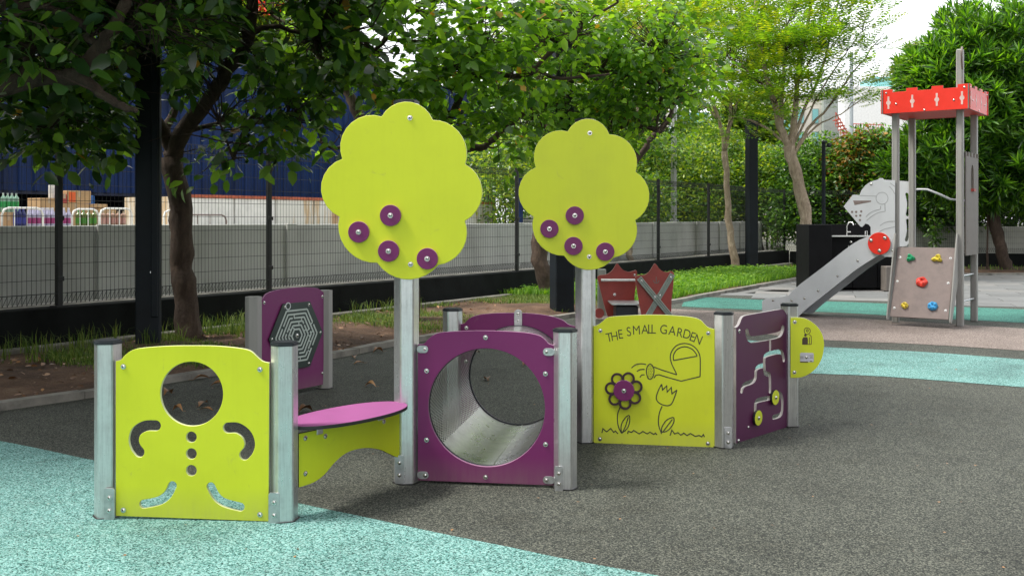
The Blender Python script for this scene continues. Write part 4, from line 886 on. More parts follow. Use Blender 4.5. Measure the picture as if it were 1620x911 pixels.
# right-hand side board with arched window
plS = Plane(TFR, TV, 0); plS.n = TU; wS = 2*HW; plS.M = Matrix(((TV.x, 0, TU.x, TFR.x), (TV.y, 0, TU.y, TFR.y), (0, 1, 0, 0), (0, 0, 0, 1)))
so_ = [Vector((.05, .93)), Vector((wS-.05, .93)), Vector((wS-.05, 2.30))]
for k in range(4):
    x = wS-.05-(wS-.1)*(k+.5)/4; so_ += [Vector((x+.06, 2.30)), Vector((x+.045, 2.24)), Vector((x-.045, 2.24)), Vector((x-.06, 2.30))]
so_ += [Vector((.05, 2.30))]
win = [Vector((.33, 1.78)), Vector((.49, 1.78)), Vector((.49, 2.0))]+[Vector((.41+.08*math.cos(a), 2.0+.14*math.sin(a))) for a in (.4, .8, 1.2, 1.57, 1.94, 2.34, 2.74)]+[Vector((.33, 2.0))]
sbd = panel('side_board', plS, [so_, win], .019, MAT['taupe_dark'], MAT['taupe_dark'], tw, z=.055)  # shade on this side of the tower is put into its darker taupe
for z_ in (1.1, 1.25, 1.40, 1.54):
    mb = MB(); mb.prism([(.12, z_), (.62, z_), (.62, z_+.012), (.12, z_+.012)], .064, .067, plS.M); link('engraved_line', mb.mesh(), MAT['taupe_dark'], sbd)
mb = MB(); mb.box((0, 0, 0), (.12, .04, .09), plS.M @ Matrix.Translation((.42, 1.80, .05)).to_4x4()); link('play_clock', mb.mesh(), MAT['red_dull'], sbd)
for z_ in (.32, .66):
    mb = MB(); mb.tube([TFR+Vector((0, 0, z_)), TRR+Vector((0, 0, z_))], .014, 8); link('rung', mb.mesh(), MAT['plate'], tw, smooth=60)
# climbing ramp
fb = TFL-TV*.42+Vector((0, 0, .12)); ft = TFL-TV*.05+Vector((0, 0, 1.03)); sl = (ft-fb); hgt = sl.length; sl.normalize(); rn = TU.cross(sl)
MR = Matrix(((TU.x, sl.x, rn.x, fb.x), (TU.y, sl.y, rn.y, fb.y), (TU.z, sl.z, rn.z, fb.z), (0, 0, 0, 1)))
me = curvemesh([[(.045, 0), (2*HW-.045, 0), (2*HW-.045, hgt), (.045, hgt)]], .022, .002); me.transform(MR)
class _P: pass
plK = _P(); plK.M = MR
rp = link('climbing_ramp', me, MAT['taupe'], tw, smooth=40)
bolts(plK, [(x, y*hgt) for x in (.09, 2*HW-.09) for y in (.12, .5, .85)], .011, rp, 1.3)
for sg, nm in ((0.018, 'ramp_side'), (2*HW-.018, 'ramp_side')):
    base = TFL+TU*sg; Ms = Matrix(((-TV.x, 0, TU.x, base.x), (-TV.y, 0, TU.y, base.y), (0, 1, 0, 0), (0, 0, 0, 1)))
    me = curvemesh([[(.05, 1.22), (.10, 1.22), (.47, .13), (.47, .09), (.40, .07), (.05, .6)]], .018, .002); me.transform(Ms); link(nm, me, MAT['post_grey'], rp, smooth=40)
holds = [(.25, .84, (.02, .36, .16), 0, 'green'), (.72, .84, (.72, .58, .06), 1, 'yellow'), (.49, .50, (.75, .06, .04), 2, 'red'), (.24, .16, (.78, .62, .09), 3, 'yellow'), (.72, .17, (.06, .34, .66), 4, 'blue')]
for fx_, fy_, col, k, nm in holds:
    hm = basic(nm+'_resin', col, .35, var=.25, vscale=20, bump=.4, bscale=60); c = Vector((.045+(2*HW-.09)*fx_, hgt*fy_)); mb = MB(); n_ = 22
    R0 = (.050, .058, .072, .045, .062)[k]; vs = []; fcs = []
    for j, (rr_, hh) in enumerate(((1, 0), (1.02, .016), (.82, .034), (.52, .044), (.30, .034), (.0, .026))):
        for q in range(n_):
            a = 2*math.pi*q/n_
            wob = {0: 1+.22*math.cos(3*a+.5), 1: 1+.30*math.cos(3*a+2.1)-.1*math.cos(a), 2: 1+.06*math.cos(5*a), 3: 1+.05*math.cos(4*a), 4: 1+.05*math.cos(7*a)}[k]
            ry_ = .8 if k == 1 else .95; hb2 = hh*(1+.35*math.cos((3 if k < 3 else 5)*a+k)) if j in (2, 3) else hh
            vs.append(MR @ Vector((c.x+math.cos(a)*R0*rr_*wob, c.y+math.sin(a)*R0*rr_*wob*ry_, .011+hb2)))
        if j:
            for q in range(n_): b0 = (j-1)*n_; q2 = (q+1) % n_; fcs.append((b0+q, b0+q2, b0+n_+q2, b0+n_+q))
    mb.add(vs, fcs); o = link('climbing_hold', mb.mesh(), hm, rp, smooth=50, label=nm+' resin climbing hold')
# ================================================================== RED SEAT
dS = 13.7; rs = thing('ship_seat', P(1004, 507, dS), 'faded red ship-shaped play seat with two shield boards and a grey cross brace', 'play seat')
pl = Plane((0, 14.1), (1, .02, 0)); c8 = pl.crop(930, 400, 7.594)
sh = c8([(235, 760), (200, 645), (150, 450), (112, 290)])+catmull(c8([(112, 290), (140, 268), (200, 262), (250, 245), (300, 200), (335, 140), (350, 127), (368, 140), (400, 185), (440, 214), (490, 228), (540, 218), (578, 208), (592, 245)]), 3)[1:]+c8([(585, 330), (560, 520), (555, 650), (590, 760)])
sh = [Vector((p.x, max(p.y, .03))) for p in sh]
b1 = panel('shield_board', pl, [sh+[Vector((c8([(590, 760)])[0].x, .03)), Vector((c8([(235, 760)])[0].x, .03))]], .02, MAT['red_dull'], MAT['red_edge'], rs); bolts(pl, c8([(320, 498), (418, 600), (560, 266)]), .01, b1, 1.5)
t1, t2 = c8([(150, 323), (562, 323)]); mb = MB(); mb.tube([pl.M @ Vector((t1.x, t1.y, .10)), pl.M @ Vector((t2.x, t2.y, .10))], .020, 10); link('hand_bar', mb.mesh(), MAT['whitetube'], rs, smooth=60)
for q in (t1, t2):
    mb = MB(); mb.tube([pl.M @ Vector((q.x+(.02 if q is t1 else -.02), q.y, .10)), pl.M @ Vector((q.x+(.02 if q is t1 else -.02), q.y, .01))], .012, 8); link('bar_bracket', mb.mesh(), MAT['plate'], rs, smooth=60)
pl2 = Plane((0, 13.35), (1, .0, 0)); c8b = pl2.crop(930, 400, 7.594)
sh2 = c8b([(640, 740), (600, 520), (565, 295)])+catmull(c8b([(565, 295), (600, 272), (680, 264), (735, 225), (775, 165), (802, 127), (830, 150), (855, 188), (900, 222), (955, 232), (1000, 218), (1034, 240)]), 3)[1:]+c8b([(1025, 400), (1005, 560), (1000, 740)])
b2 = panel('shield_board', pl2, [sh2+[Vector((c8b([(1000, 740)])[0].x, .03)), Vector((c8b([(640, 740)])[0].x, .03))]], .02, MAT['red_dull'], MAT['red_edge'], rs)
for k, (a, b) in enumerate((((1015, 255), (715, 760)), ((610, 300), (1000, 770)))):
    p0, p1 = c8b([a, b])
    mb = MB(); d = (p1-p0).normalized(); nn_ = Vector((-d.y, d.x))
    for j in (-1, 0, 1):
        q0 = p0+nn_*j*.026; q1 = p1+nn_*j*.026; mid_ = (q0+q1)/2
        mb.box((0, 0, 0), ((q1-q0).length, .021, .018), pl2.M @ Matrix.Translation((mid_.x, mid_.y, .022+k*.020)) @ Matrix.Rotation(math.atan2(d.y, d.x), 4, 'Z'), bev=.003)
    mb.box((0, 0, 0), ((p1-p0).length, .066, .008), pl2.M @ Matrix.Translation(((p0+p1).x/2, (p0+p1).y/2, .014+k*.020)) @ Matrix.Rotation(math.atan2(d.y, d.x), 4, 'Z'))
    br = link('brace', mb.mesh(), MAT['greyplank'], rs, smooth=30); bolts(pl2, [p0+d*.05, p0+d*(.33+.0*k)], .033+k*.02, br, 1.3)
an = c8b([(820, 330)])[0]; mb = MB(); ribbon(mb, [an+Vector((0, .05)), an+Vector((0, -.03))], .01, pl2.M, .0098, .0014); ribbon(mb, [an+Vector((-.04, -.0)), an+Vector((-.02, -.035)), an+Vector((.02, -.035)), an+Vector((.04, 0))], .01, pl2.M, .0098, .0018); link('anchor_mark', mb.mesh(), MAT['taupe_dark'], b2)
st_ = P(1004, 485, 13.7); z_s = .26; mb = MB(); mb.box((0, 0, 0), (.44, .55, .025), Matrix.Translation((P(990, 480, 13.7).x, 13.72, z_s)), bev=.006); link('seat', mb.mesh(), MAT['plate'], rs)
mb = MB(); mb.box((0, 0, 0), (.3, .4, .20), Matrix.Translation((P(990, 480, 13.7).x, 13.72, .13)), bev=.01); link('seat_base', mb.mesh(), MAT['dark'], rs)
mb = MB(); pq = P(952, 480, 13.6); mb.prism([tuple(v) for v in circle((0, 0), .07, 20)], -.01, .01, Matrix.Translation((pq.x+.0, 14.0, .09)) @ Matrix.Rotation(math.pi/2, 4, 'X')); link('curled_foot', mb.mesh(), MAT['red_dull'], rs, smooth=40)
pb_ = G(948, 492); mb = MB(); mb.box((0, 0, .34), (.12, .10, .68), Matrix.Translation((P(952, 430, 14.6).x, 14.6, 0)), bev=.01); link('rear_post', mb.mesh(), MAT['greyplank'], rs)
# ================================================================== BLACK WASH COUNTER
wc = thing('wash_counter', (6.7, 19.8, 0), 'black wash counter with steel sink top behind the slide', 'counter')
def bx(mb_, x0, x1, y0, y1, z0, z1, b=.006): return mb_.box(((x0+x1)/2, (y0+y1)/2, (z0+z1)/2), (x1-x0, y1-y0, z1-z0), bev=b)
link('end_block', bx(MB(), 5.77, 6.22, 19.35, 20.15, 0, 1.31).mesh(), MAT['counter'], wc); link('back_panel', bx(MB(), 5.77, 7.75, 20.16, 20.22, 0, 1.312).mesh(), MAT['counter'], wc)
for k in range(3):
    cbt = link('cabinet', bx(MB(), 6.23+k*.49, 6.71+k*.49, 19.62, 20.15, .06, 1.06).mesh(), MAT['counter'], wc)
    link('door_handle', bx(MB(), 6.62+k*.49, 6.635+k*.49, 19.59, 19.615, .7, .9, .002).mesh(), MAT['plate'], cbt)
link('sink_top', bx(MB(), 6.23, 7.72, 19.5, 20.15, 1.065, 1.09, .004).mesh(), MAT['steel'], wc)
mb = MB(); xf = P(1346, 360, 19.8).x; mb.tube([(xf-.03, 19.95, 1.09), (xf-.03, 19.95, 1.28), (xf, 19.9, 1.36), (xf+.05, 19.85, 1.35), (xf+.06, 19.82, 1.30)], .012, 8); mb.tube([(xf-.03, 19.95, 1.16), (xf+.05, 19.95, 1.16)], .012, 8); link('tap', mb.mesh(), MAT['bolt'], wc, smooth=60)
mb = MB(); mb.tube([(xf+.32, 19.9, 1.09), (xf+.32, 19.9, 1.17), (xf+.36, 19.9, 1.18), (xf+.36, 19.9, 1.09)], .01, 8); link('soap_holder', mb.mesh(), MAT['bolt'], wc, smooth=60)
mb = MB(); bx(mb, 7.25, 7.62, 19.3, 19.58, .02, .50, .01); cr_ = link('grey_crate', mb.mesh(), MAT['taupe_dark'], None); del cr_; 
o = bpy.data.objects['grey_crate']; o.name = 'storage_box'; tag(o, 'dark grey storage box on the paving in front of the black counter', 'box')
# ================================================================== POSTS
def bigpost(px, py, wpx, h, label, rot, extra=False):
    p = G(px, py); wd = wpx*p.y/FPX; t_ = thing('steel_post', p, label, 'post', 'charcoal steel posts')
    mb = MB(); R = Matrix.Translation(p) @ Matrix.Rotation(rot, 4, 'Z'); mb.box((0, 0, h/2), (wd, wd, h), R, bev=.012); link('shaft', mb.mesh(), MAT['black_post'], t_)
    mb = MB(); mb.box((0, 0, h+.01), (wd+.03, wd+.03, .02), R, bev=.004); link('cap', mb.mesh(), MAT['black_post'], t_)
    mb = MB(); mb.box((0, 0, .012), (wd+.14, wd+.14, .024), R, bev=.004); link('base_plate', mb.mesh(), MAT['black_post'], t_)
    if extra:
        mb = MB(); mb.box((wd*.30, -wd/2-.021, 2.0), (wd*.28, .04, 3.2), R, bev=.008); link('cable_duct', mb.mesh(), MAT['black_post'], t_)
        mb = MB(); mb.box((wd*.22, -wd/2-.004, .86), (.05, .006, .02), R); link('plate', mb.mesh(), MAT['plate'], t_)
    return t_
bigpost(235, 560, 36, 4.15, 'wide charcoal steel post left of the crooked tree trunk', .25, True)
bigpost(889, 498, 31, 4.1, 'charcoal steel post behind the smaller tree board', .3)
bigpost(1189, 432, 15, 4.1, 'charcoal steel post standing free in the bright grass', .3)
cp = thing('camera_post', P(1303, 444, 24.0), 'thin black post with a small camera behind the black counter', 'post'); b0 = WL[cp.name].copy(); b0.z = .0; cp.location.z = 0; WL[cp.name] = b0
mb = MB(); mb.tube([b0, b0+Vector((0, 0, 3.25))], .045, 10); link('shaft', mb.mesh(), MAT['black_post'], cp, smooth=60)
mb = MB(); mb.box((.02, 0, 3.28), (.12, .10, .05), Matrix.Translation(b0), bev=.01); mb.dome((.13, 0, 3.20), .06, .06, Matrix.Translation(b0)); mb.dome((-.13, 0, -3.20), .06, .06, Matrix.Translation(b0) @ Matrix.Rotation(math.pi, 4, 'Y')); link('camera_head', mb.mesh(), MAT['dark'], cp, smooth=50)
gpp = W(fs(1066, 2.2), 2.2, 0); gp_ = thing('lamp_column', gpp, 'pale grey lamp column standing behind the white boundary wall', 'lamp post')
mb = MB(); mb.tube([gpp, gpp+Vector((0, 0, 5.2))], .085, 8); link('shaft', mb.mesh(), basic('galvanised', (.42, .43, .43), .5, .3), gp_)
mb = MB(); mb.box((.25, 0, 5.25), (.7, .22, .10), Matrix.Translation(gpp), bev=.03); link('lamp_head', mb.mesh(), MAT['plate'], gp_)
# ================================================================== LOADING DOCK, WAREHOUSE, GOODS
ZD = 1.28
mb = MB(); run_box(mb, W, -22, 14.6, 1.3, 17, 0, ZD); dk = link('loading_dock', mb.mesh(), MAT['concrete'], kind='structure')
wh = thing('warehouse', W(5, 10), 'blue metal clad warehouse with a dark open bay behind the white wall', 'building')
S0, S1, TB, ZB, ZT = -24, 19.4, 8.0, 1.95, 5.3
rib = MB(); e = FE; n_r = int((S1-S0)/.30)
for k in range(n_r):
    a = S0+(S1-S0)*k/n_r; wv = (S1-S0)/n_r
    prof = [(0, 0), (.10, 0), (.13, -.035), (.22, -.035), (.25, 0), (wv, 0)]
    for (x0, y0), (x1, y1) in zip(prof[:-1], prof[1:]):
        rib.add([W(a+x0, TB+y0, ZB), W(a+x1, TB+y1, ZB), W(a+x1, TB+y1, ZT), W(a+x0, TB+y0, ZT)], [(0, 1, 2, 3)])
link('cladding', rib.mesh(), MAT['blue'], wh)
mb = MB(); run_box(mb, W, S0, S1, TB+.01, TB+.25, ZB-.06, ZB-.003); link('cladding_trim', mb.mesh(), MAT['blue_dark'], wh)
mb = MB(); run_box(mb, W, S0, S1, TB+.05, 17, ZT-.1, ZT+.05); link('roof', mb.mesh(), MAT['blue_dark'], wh)
mb = MB(); run_box(mb, W, S0, S1, 16.6, 16.8, 0, ZT-.11); link('back_wall', mb.mesh(), MAT['blue_dark'], wh)
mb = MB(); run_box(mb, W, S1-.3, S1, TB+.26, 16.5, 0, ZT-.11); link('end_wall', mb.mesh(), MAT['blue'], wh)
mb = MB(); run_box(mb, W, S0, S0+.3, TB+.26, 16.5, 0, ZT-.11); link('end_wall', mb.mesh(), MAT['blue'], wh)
for s_ in (S1-.55, 12.2, 5.0, -1.5):
    mb = MB(); run_box(mb, W, s_, s_+.55, TB-.30, TB+.0, 0, ZB+1.2 if s_ > 15 else ZB-.07, .02); link('column', mb.mesh(), MAT['blue_lit'], wh)
# rust-streaked white container: door leaves and panels one by one
s_a, s_b = fs(298, 3.5), fs(779, 3.5); tc_ = 3.5; zt = 1.80
ct = thing('storage_container', W((s_a+s_b)/2, tc_+.8, ZD), 'long white steel container with orange rust streaks and a red top rail', 'container')
mb = MB(); run_box(mb, W, s_a, s_b, tc_+.03, tc_+1.7, ZD, zt-.01); link('body', mb.mesh(), MAT['rusty'], ct)
mb = MB(); run_box(mb, W, s_a-.02, s_b+.02, tc_-.03, tc_+.025, zt-.03, zt+.02); link('top_rail', mb.mesh(), basic('rusty_red_rail', (.40, .10, .05), .7, var=.4, vscale=12), ct)
s_ = s_a; k = 0
while s_ < s_b-.1:
    wd = .95; e_ = min(s_+wd, s_b); mb = MB(); run_box(mb, W, s_+.015, e_-.015, tc_-.012, tc_+.027, ZD, zt-.035, .004); link('steel_panel', mb.mesh(), MAT['white'] if k < 2 else MAT['rusty'], ct); s_ = e_; k += 1
# bottles
def lathe(prof, n=10):
    mb = MB(); 
    for i in range(len(prof)-1):
        (r0, z0, m0), (r1, z1, _) = prof[i], prof[i+1]; vs = [(math.cos(2*math.pi*k/n)*r, math.sin(2*math.pi*k/n)*r, z) for r, z in ((r0, z0), (r1, z1)) for k in range(n)]
        mb.add(vs, [(k, (k+1) % n, n+(k+1) % n, n+k) for k in range(n)], m0)
    return mb.mesh()
def bottle_mesh(c1_, c2_, c3_, h=.29, r=.034):
    me = lathe([(.001, 0, 0), (r, .002, 0), (r, .07, 0), (r+.001, .07, 1), (r+.001, .15, 1), (r, .15, 0), (r, .20, 0), (.012, h-.03, 0), (.013, h-.03, 2), (.013, h, 2), (.001, h, 2)])
    me.name = 'bottle'; me.shade_smooth(); me.set_sharp_from_angle(angle=.7)
    for c in (c1_, c2_, c3_): me.materials.append(c)
    return me
pet = lambda nm, c: basic(nm, c, .15, var=.1, vscale=30)
mp_ = bottle_mesh(pet('pale_violet_plastic', (.42, .40, .55)), pet('magenta_label', (.30, .04, .16)), pet('white_cap', (.7, .7, .75)))
mb_ = bottle_mesh(pet('dark_blue_plastic', (.015, .02, .12)), pet('navy_label', (.03, .04, .25)), pet('blue_cap', (.1, .12, .5)))
mg_ = bottle_mesh(pet('green_plastic', (.25, .42, .32)), pet('green_label', (.03, .30, .08)), pet('pale_cap', (.55, .65, .6)), .27)
mo_ = bottle_mesh(pet('olive_plastic', (.12, .16, .04)), pet('olive_label', (.06, .22, .03)), pet('green_cap', (.1, .3, .1)), .26, .038)
mr_ = bottle_mesh(pet('brown_plastic', (.35, .22, .16)), pet('pink_label', (.45, .25, .22)), pet('tan_cap', (.5, .4, .3)), .25, .038)
ORD = 'first second third fourth fifth sixth seventh eighth'.split()
def row(me, pxs, t, z, label, group):
    for i, px in enumerate(pxs):
        p = W(fs(px, t), t, z); o = inst('bottle', me, Matrix.Translation(p) @ Matrix.Rotation(random.random()*6, 4, 'Z')); tag(o, label.replace('#', ORD[i]), 'bottle', group)
row(mp_, [46, 53.5, 61, 68.5, 76, 83.5, 101, 108.5], 3.0, ZD, '# violet bottle from the left in the front row behind the wall', 'violet bottles in a row behind the wall')
row(mp_, [50, 57.5, 65, 72.5, 80], 3.15, ZD, '# violet bottle from the left in the back row behind the wall', 'violet bottles in the second row')
row(mb_, [25, 31, 37], 3.0, ZD, '# dark blue bottle from the left, beside the violet bottles', 'dark blue bottles')
row(mo_, [124, 132, 140, 149], 3.05, ZD, '# olive green bottle from the left inside the hoop rail', 'olive bottles')
row(mr_, [163, 171, 179, 187, 195], 3.05, ZD, '# brown pink-labelled bottle from the left behind the hoop rail', 'brown bottles')
def carton(px0, px1, y0, y1, t, label, mat='cardboard', dep=.35, flap=True, zb=None):
    sa, sb_ = fs(px0, t), fs(px1, t); Y = W((sa+sb_)/2, t).y; z1 = CAMH-(y0-HOR)*Y/FPX; z0 = zb if zb is not None else CAMH-(y1-HOR)*Y/FPX
    c = thing('carton', W((sa+sb_)/2, t+dep/2, z0), label, 'box'); mb = MB(); run_box(mb, W, sa, sb_, t, t+dep, z0+.002, z1, .004); link('body', mb.mesh(), MAT[mat], c)
    mb = MB(); run_box(mb, W, (sa+sb_)/2-.02, (sa+sb_)/2+.02, t-.002, t+dep+.002, (z0+z1)/2, z1+.002); link('tape', mb.mesh(), basic('packing_tape', (.40, .30, .20), .4), c)
    return c, sa, sb_, z0, z1
A = carton(0, 26, 336, 357, 3.6, 'brown carton under the green bottles at the left edge', zb=ZD)
row(mg_, [5, 12, 19, 26], 3.75, A[4]+.003, '# pale green bottle from the left on the leftmost carton', 'green bottles on the carton')
Bx = carton(64, 92, 330, 357, 4.2, 'lower brown carton behind the violet bottles', zb=ZD); carton(64, 92, 313.5, 330, 4.2, 'brown carton on top of the stack left of the first fence post', zb=Bx[4]+.003)
C1 = carton(98, 141, 322, 357, 4.2, 'wide brown carton right of the first fence post', zb=ZD)
C2 = carton(107, 144, 302, 322, 4.2, 'tall pale carton with an orange print on its left side', zb=C1[4]+.003)
sa, sb_ = C2[1], C2[2]; mb = MB(); run_box(mb, W, sa+.02, sa+(sb_-sa)*.33, 4.196, 4.199, C2[3]+.02, C2[4]-.02); link('orange_print', mb.mesh(), MAT['orange'], C2[0])
carton(98, 106, 307, 322, 4.2, 'narrow red and white carton beside the tall pale carton', 'red_dull', .2, zb=C1[4]+.003)
carton(142, 170, 323, 329, 4.3, 'flat brown carton with a red edge, stacked by the hoops', zb=1.58-.04 if False else None, dep=.3)
o = bpy.data.objects['carton.00%d' % 7] if 'carton.007' in bpy.data.objects else None
cs = carton(142, 184, 330, 357, 4.3, 'dark brown carton beneath the flat carton behind the hoops', zb=ZD)
jug = inst('jug', bottle_mesh(pet('white_plastic', (.7, .7, .68)), pet('white_label', (.6, .6, .6)), pet('white_lid', (.75, .75, .75)), .11, .05), Matrix.Translation(W(fs(82, 4.4), 4.4, W(0, 0).z+1.40+ (348-313.5)*W(fs(82, 4.4), 4.4).y/FPX)) ); tag(jug, 'small white jug on the carton stack left of the first fence post', 'jug')
def hoop(px0, px1, y, t, label, mat='whitetube'):
    sa, sb_ = fs(px0, t), fs(px1, t); Y = W((sa+sb_)/2, t).y; zt_ = CAMH-(y-HOR)*Y/FPX; r = .09
    h = thing('hoop_rail', W((sa+sb_)/2, t, ZD), label, 'rail'); pts = [W(sa, t, ZD), W(sa, t, zt_-r), W(sa+r*.3, t, zt_-r*.3), W(sa+r, t, zt_), W(sb_-r, t, zt_), W(sb_-r*.3, t, zt_-r*.3), W(sb_, t, zt_-r), W(sb_, t, ZD)]
    mb = MB(); mb.tube(pts, .014, 8); link('tube', mb.mesh(), MAT[mat], h, smooth=60)
    for k in (.3, .6):
        mb = MB(); mb.tube([W(sa+(sb_-sa)*k, t, ZD), W(sa+(sb_-sa)*k, t, zt_-.01)], .006, 6); link('bar', mb.mesh(), MAT[mat], h, smooth=60)
hoop(114, 156, 331, 2.6, 'white tubular hoop rail in front of the olive bottles'); hoop(158, 209, 330, 2.5, 'white tubular hoop rail left of the wide steel post'); hoop(3, 68, 329, 2.7, 'thin white hoop rail in front of the violet bottles')
hoop(259, 281, 333, 2.6, 'white tubular hoop rail just right of the wide steel post'); hoop(292, 358, 340, 2.4, 'dull brown hoop rail in front of the white container', 'taupe')
# blue and white gate post beyond the wall
g0 = W(fs(821, 2.0), 2.0, 0); gt = thing('gate_post', g0, 'white and blue gate post beyond the wall between the two tree boards', 'post')
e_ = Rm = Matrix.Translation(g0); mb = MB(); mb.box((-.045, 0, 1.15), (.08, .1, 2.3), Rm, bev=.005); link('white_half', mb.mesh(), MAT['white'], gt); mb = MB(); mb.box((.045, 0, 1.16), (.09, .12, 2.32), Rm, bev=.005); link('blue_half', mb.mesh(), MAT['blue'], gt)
g1 = W(fs(838, 2.6), 2.6, 0); kx = thing('notice_board', g1, 'low white and blue board beyond the wall beside the gate post', 'sign'); mb = MB(); mb.box((0, 0, .75), (.42, .05, 1.5), Matrix.Translation(g1), bev=.01); link('board', mb.mesh(), MAT['white'], kx)
for k in range(4):
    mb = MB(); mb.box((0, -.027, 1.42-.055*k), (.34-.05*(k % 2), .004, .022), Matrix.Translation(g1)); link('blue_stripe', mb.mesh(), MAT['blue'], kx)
# unseen block added behind and left of the playground: closes off part of the open sky
ab = thing('sky_blocker', (-26, -19, 0), 'unseen tall beige block added behind the viewer on the left to cut sky light', 'building')
mb = MB(); mb.box((-26, -19, 14), (38, 12, 28)); link('wall', mb.mesh(), MAT['mesh_white'], ab)
mb = MB()
for i in range(12):
    for j in range(9): mb.box((-43+i*3.1, -12.97, 2.6+j*3), (1.7, .1, 1.5))
link('windows', mb.mesh(), MAT['counter'], ab, kind='stuff')
ab2 = thing('sky_blocker', (24, -10, 0), 'unseen tall brown-grey block added to the right of the viewer to cut sky light', 'building')  # unseen block added to dim sky light from the right
mb = MB(); mb.box((23, -13, 14), (12, 36, 28)); link('wall', mb.mesh(), MAT['bwall'], ab2)
mb = MB()
for i in range(11):
    for j in range(9): mb.box((16.97, -29+i*3.1, 2.6+j*3), (.1, 1.7, 1.5))
link('windows', mb.mesh(), MAT['counter'], ab2, kind='stuff')
# ================================================================== FAR BUILDINGS
def block(px0, px1, ytop, Y, dep, mat, parent, name='wall', z0=0):
    x0, x1 = (px0-810)/FPX*Y, (px1-810)/FPX*Y; z1 = CAMH-(ytop-HOR)*Y/FPX; mb = MB(); mb.box(((x0+x1)/2, Y+dep/2, (z0+z1)/2), (x1-x0, dep, z1-z0)); return link(name, mb.mesh(), MAT[mat], parent), x0, x1, z1
wb = thing('white_building', P(1300, 348, 72), 'cream and white building with grey service shaft beyond the feathery tree', 'building'); wb.location.z = 0; WL[wb.name].z = 0
block(1225, 1302, 150, 72, 12, 'mesh_white', wb); block(1303, 1326, 140, 71.5, 6, 'greyplank', wb, 'service_shaft'); block(1327, 1352, 205, 72, 8, 'white', wb, 'wing')
for (a, b) in ((1285, 208), (1262, 208), (1285, 172), (1262, 172), (1240, 190)):
    x = (a+5-810)/FPX*71.9; z = CAMH-(b+12-HOR)*71.9/FPX; mb = MB(); mb.box((x, 71.97, z), (.5, .1, 1.1)); wn = link('window', mb.mesh(), MAT['greyplank'], wb); mb = MB(); mb.box((x, 71.9, z), (.40, .03, .96)); link('pane', mb.mesh(), MAT['glass_teal'], wn)
wb2 = thing('white_hall', P(1400, 348, 95), 'large plain white hall with a blue glazed strip on its roof', 'building'); wb2.location.z = 0; WL[wb2.name].z = 0
block(1336, 1475, 137, 95, 20, 'white', wb2); block(1383, 1418, 122, 97, 4, 'glass_teal', wb2, 'roof_glazing', z0=13.8)
rsx = thing('red_stair', P(1340, 348, 70), 'red steel outside stair on the cream building', 'staircase'); rsx.location.z = 0; WL[rsx.name].z = 0
for k in range(9):
    x = (1324+k*2.9-810)/FPX*70; z = CAMH-(190+k*5-HOR)*70/FPX; mb = MB(); mb.box((x, 70, z), (.22, 1.2, .06)); link('tread', mb.mesh(), MAT['red_stair'], rsx)
for y_ in (69.4, 70.6):
    a = P(1322, 178, y_); b = P(1350, 226, y_); mb = MB(); mb.tube([a, b], .04, 6); mb.tube([a+Vector((0, 0, -.5)), b+Vector((0, 0, -.5))], .03, 6)
    for k in range(8): q = a.lerp(b, k/7); mb.tube([q, q+Vector((0, 0, -1.0))], .025, 5)
    link('railing', mb.mesh(), MAT['red_stair'], rsx, kind='stuff')
mb = MB(); a = P(1345, 198, 70); 
for k in range(14): q = P(1346+k*4, 196+(k > 6)*2, 70); mb.tube([q, q+Vector((0, 0, -.75))], .022, 5)
mb.tube([P(1345, 196, 70), P(1398, 198, 70)], .035, 6); mb.box(tuple(P(1372, 214, 70)), (2.4, .3, .12)); link('landing_rail', mb.mesh(), MAT['red_stair'], rsx, kind='stuff')
mb = MB(); mb.tube([(P(1347, 348, 69).x, 69, 0), (P(1347, 348, 69).x, 69, 13)], .13, 8); lp2 = link('tall_mast', mb.mesh(), basic('mast_grey', (.3, .34, .36), .5)); tag(lp2, 'slim grey mast in front of the red outside stair', 'mast')
tb2 = thing('teal_building', P(1090, 348, 85), 'tall teal glass building behind the lamp column', 'building'); tb2.location.z = 0; WL[tb2.name].z = 0
block(1073, 1122, 178, 85, 12, 'glass_teal', tb2)
for k in range(5): block(1073+k*12-.4, 1073+k*12+.4, 178, 84.9, .08, 'greyplank', tb2, 'mullion')
for k in range(4):
    z = 3+k*2.4; mb = MB(); mb.box(((P(1073, 0, 84.9).x+P(1122, 0, 84.9).x)/2, 84.84, z), (P(1122, 0, 84.9).x-P(1073, 0, 84.9).x, .05, .08)); link('transom', mb.mesh(), MAT['greyplank'], tb2)
ob = thing('office_block', P(1030, 348, 80), 'pale office block with dark windows between the branches', 'building'); ob.location.z = 0; WL[ob.name].z = 0
block(980, 1058, 150, 80, 12, 'mesh_white', ob)
for i in range(6):
    for j in range(4):
        x = (986+i*12.5-810)/FPX*80; z = 3.2+j*2.2; mb = MB(); mb.box((x, 79.97, z), (.45, .1, 1.4)); wn = link('window', mb.mesh(), MAT['counter'], ob)
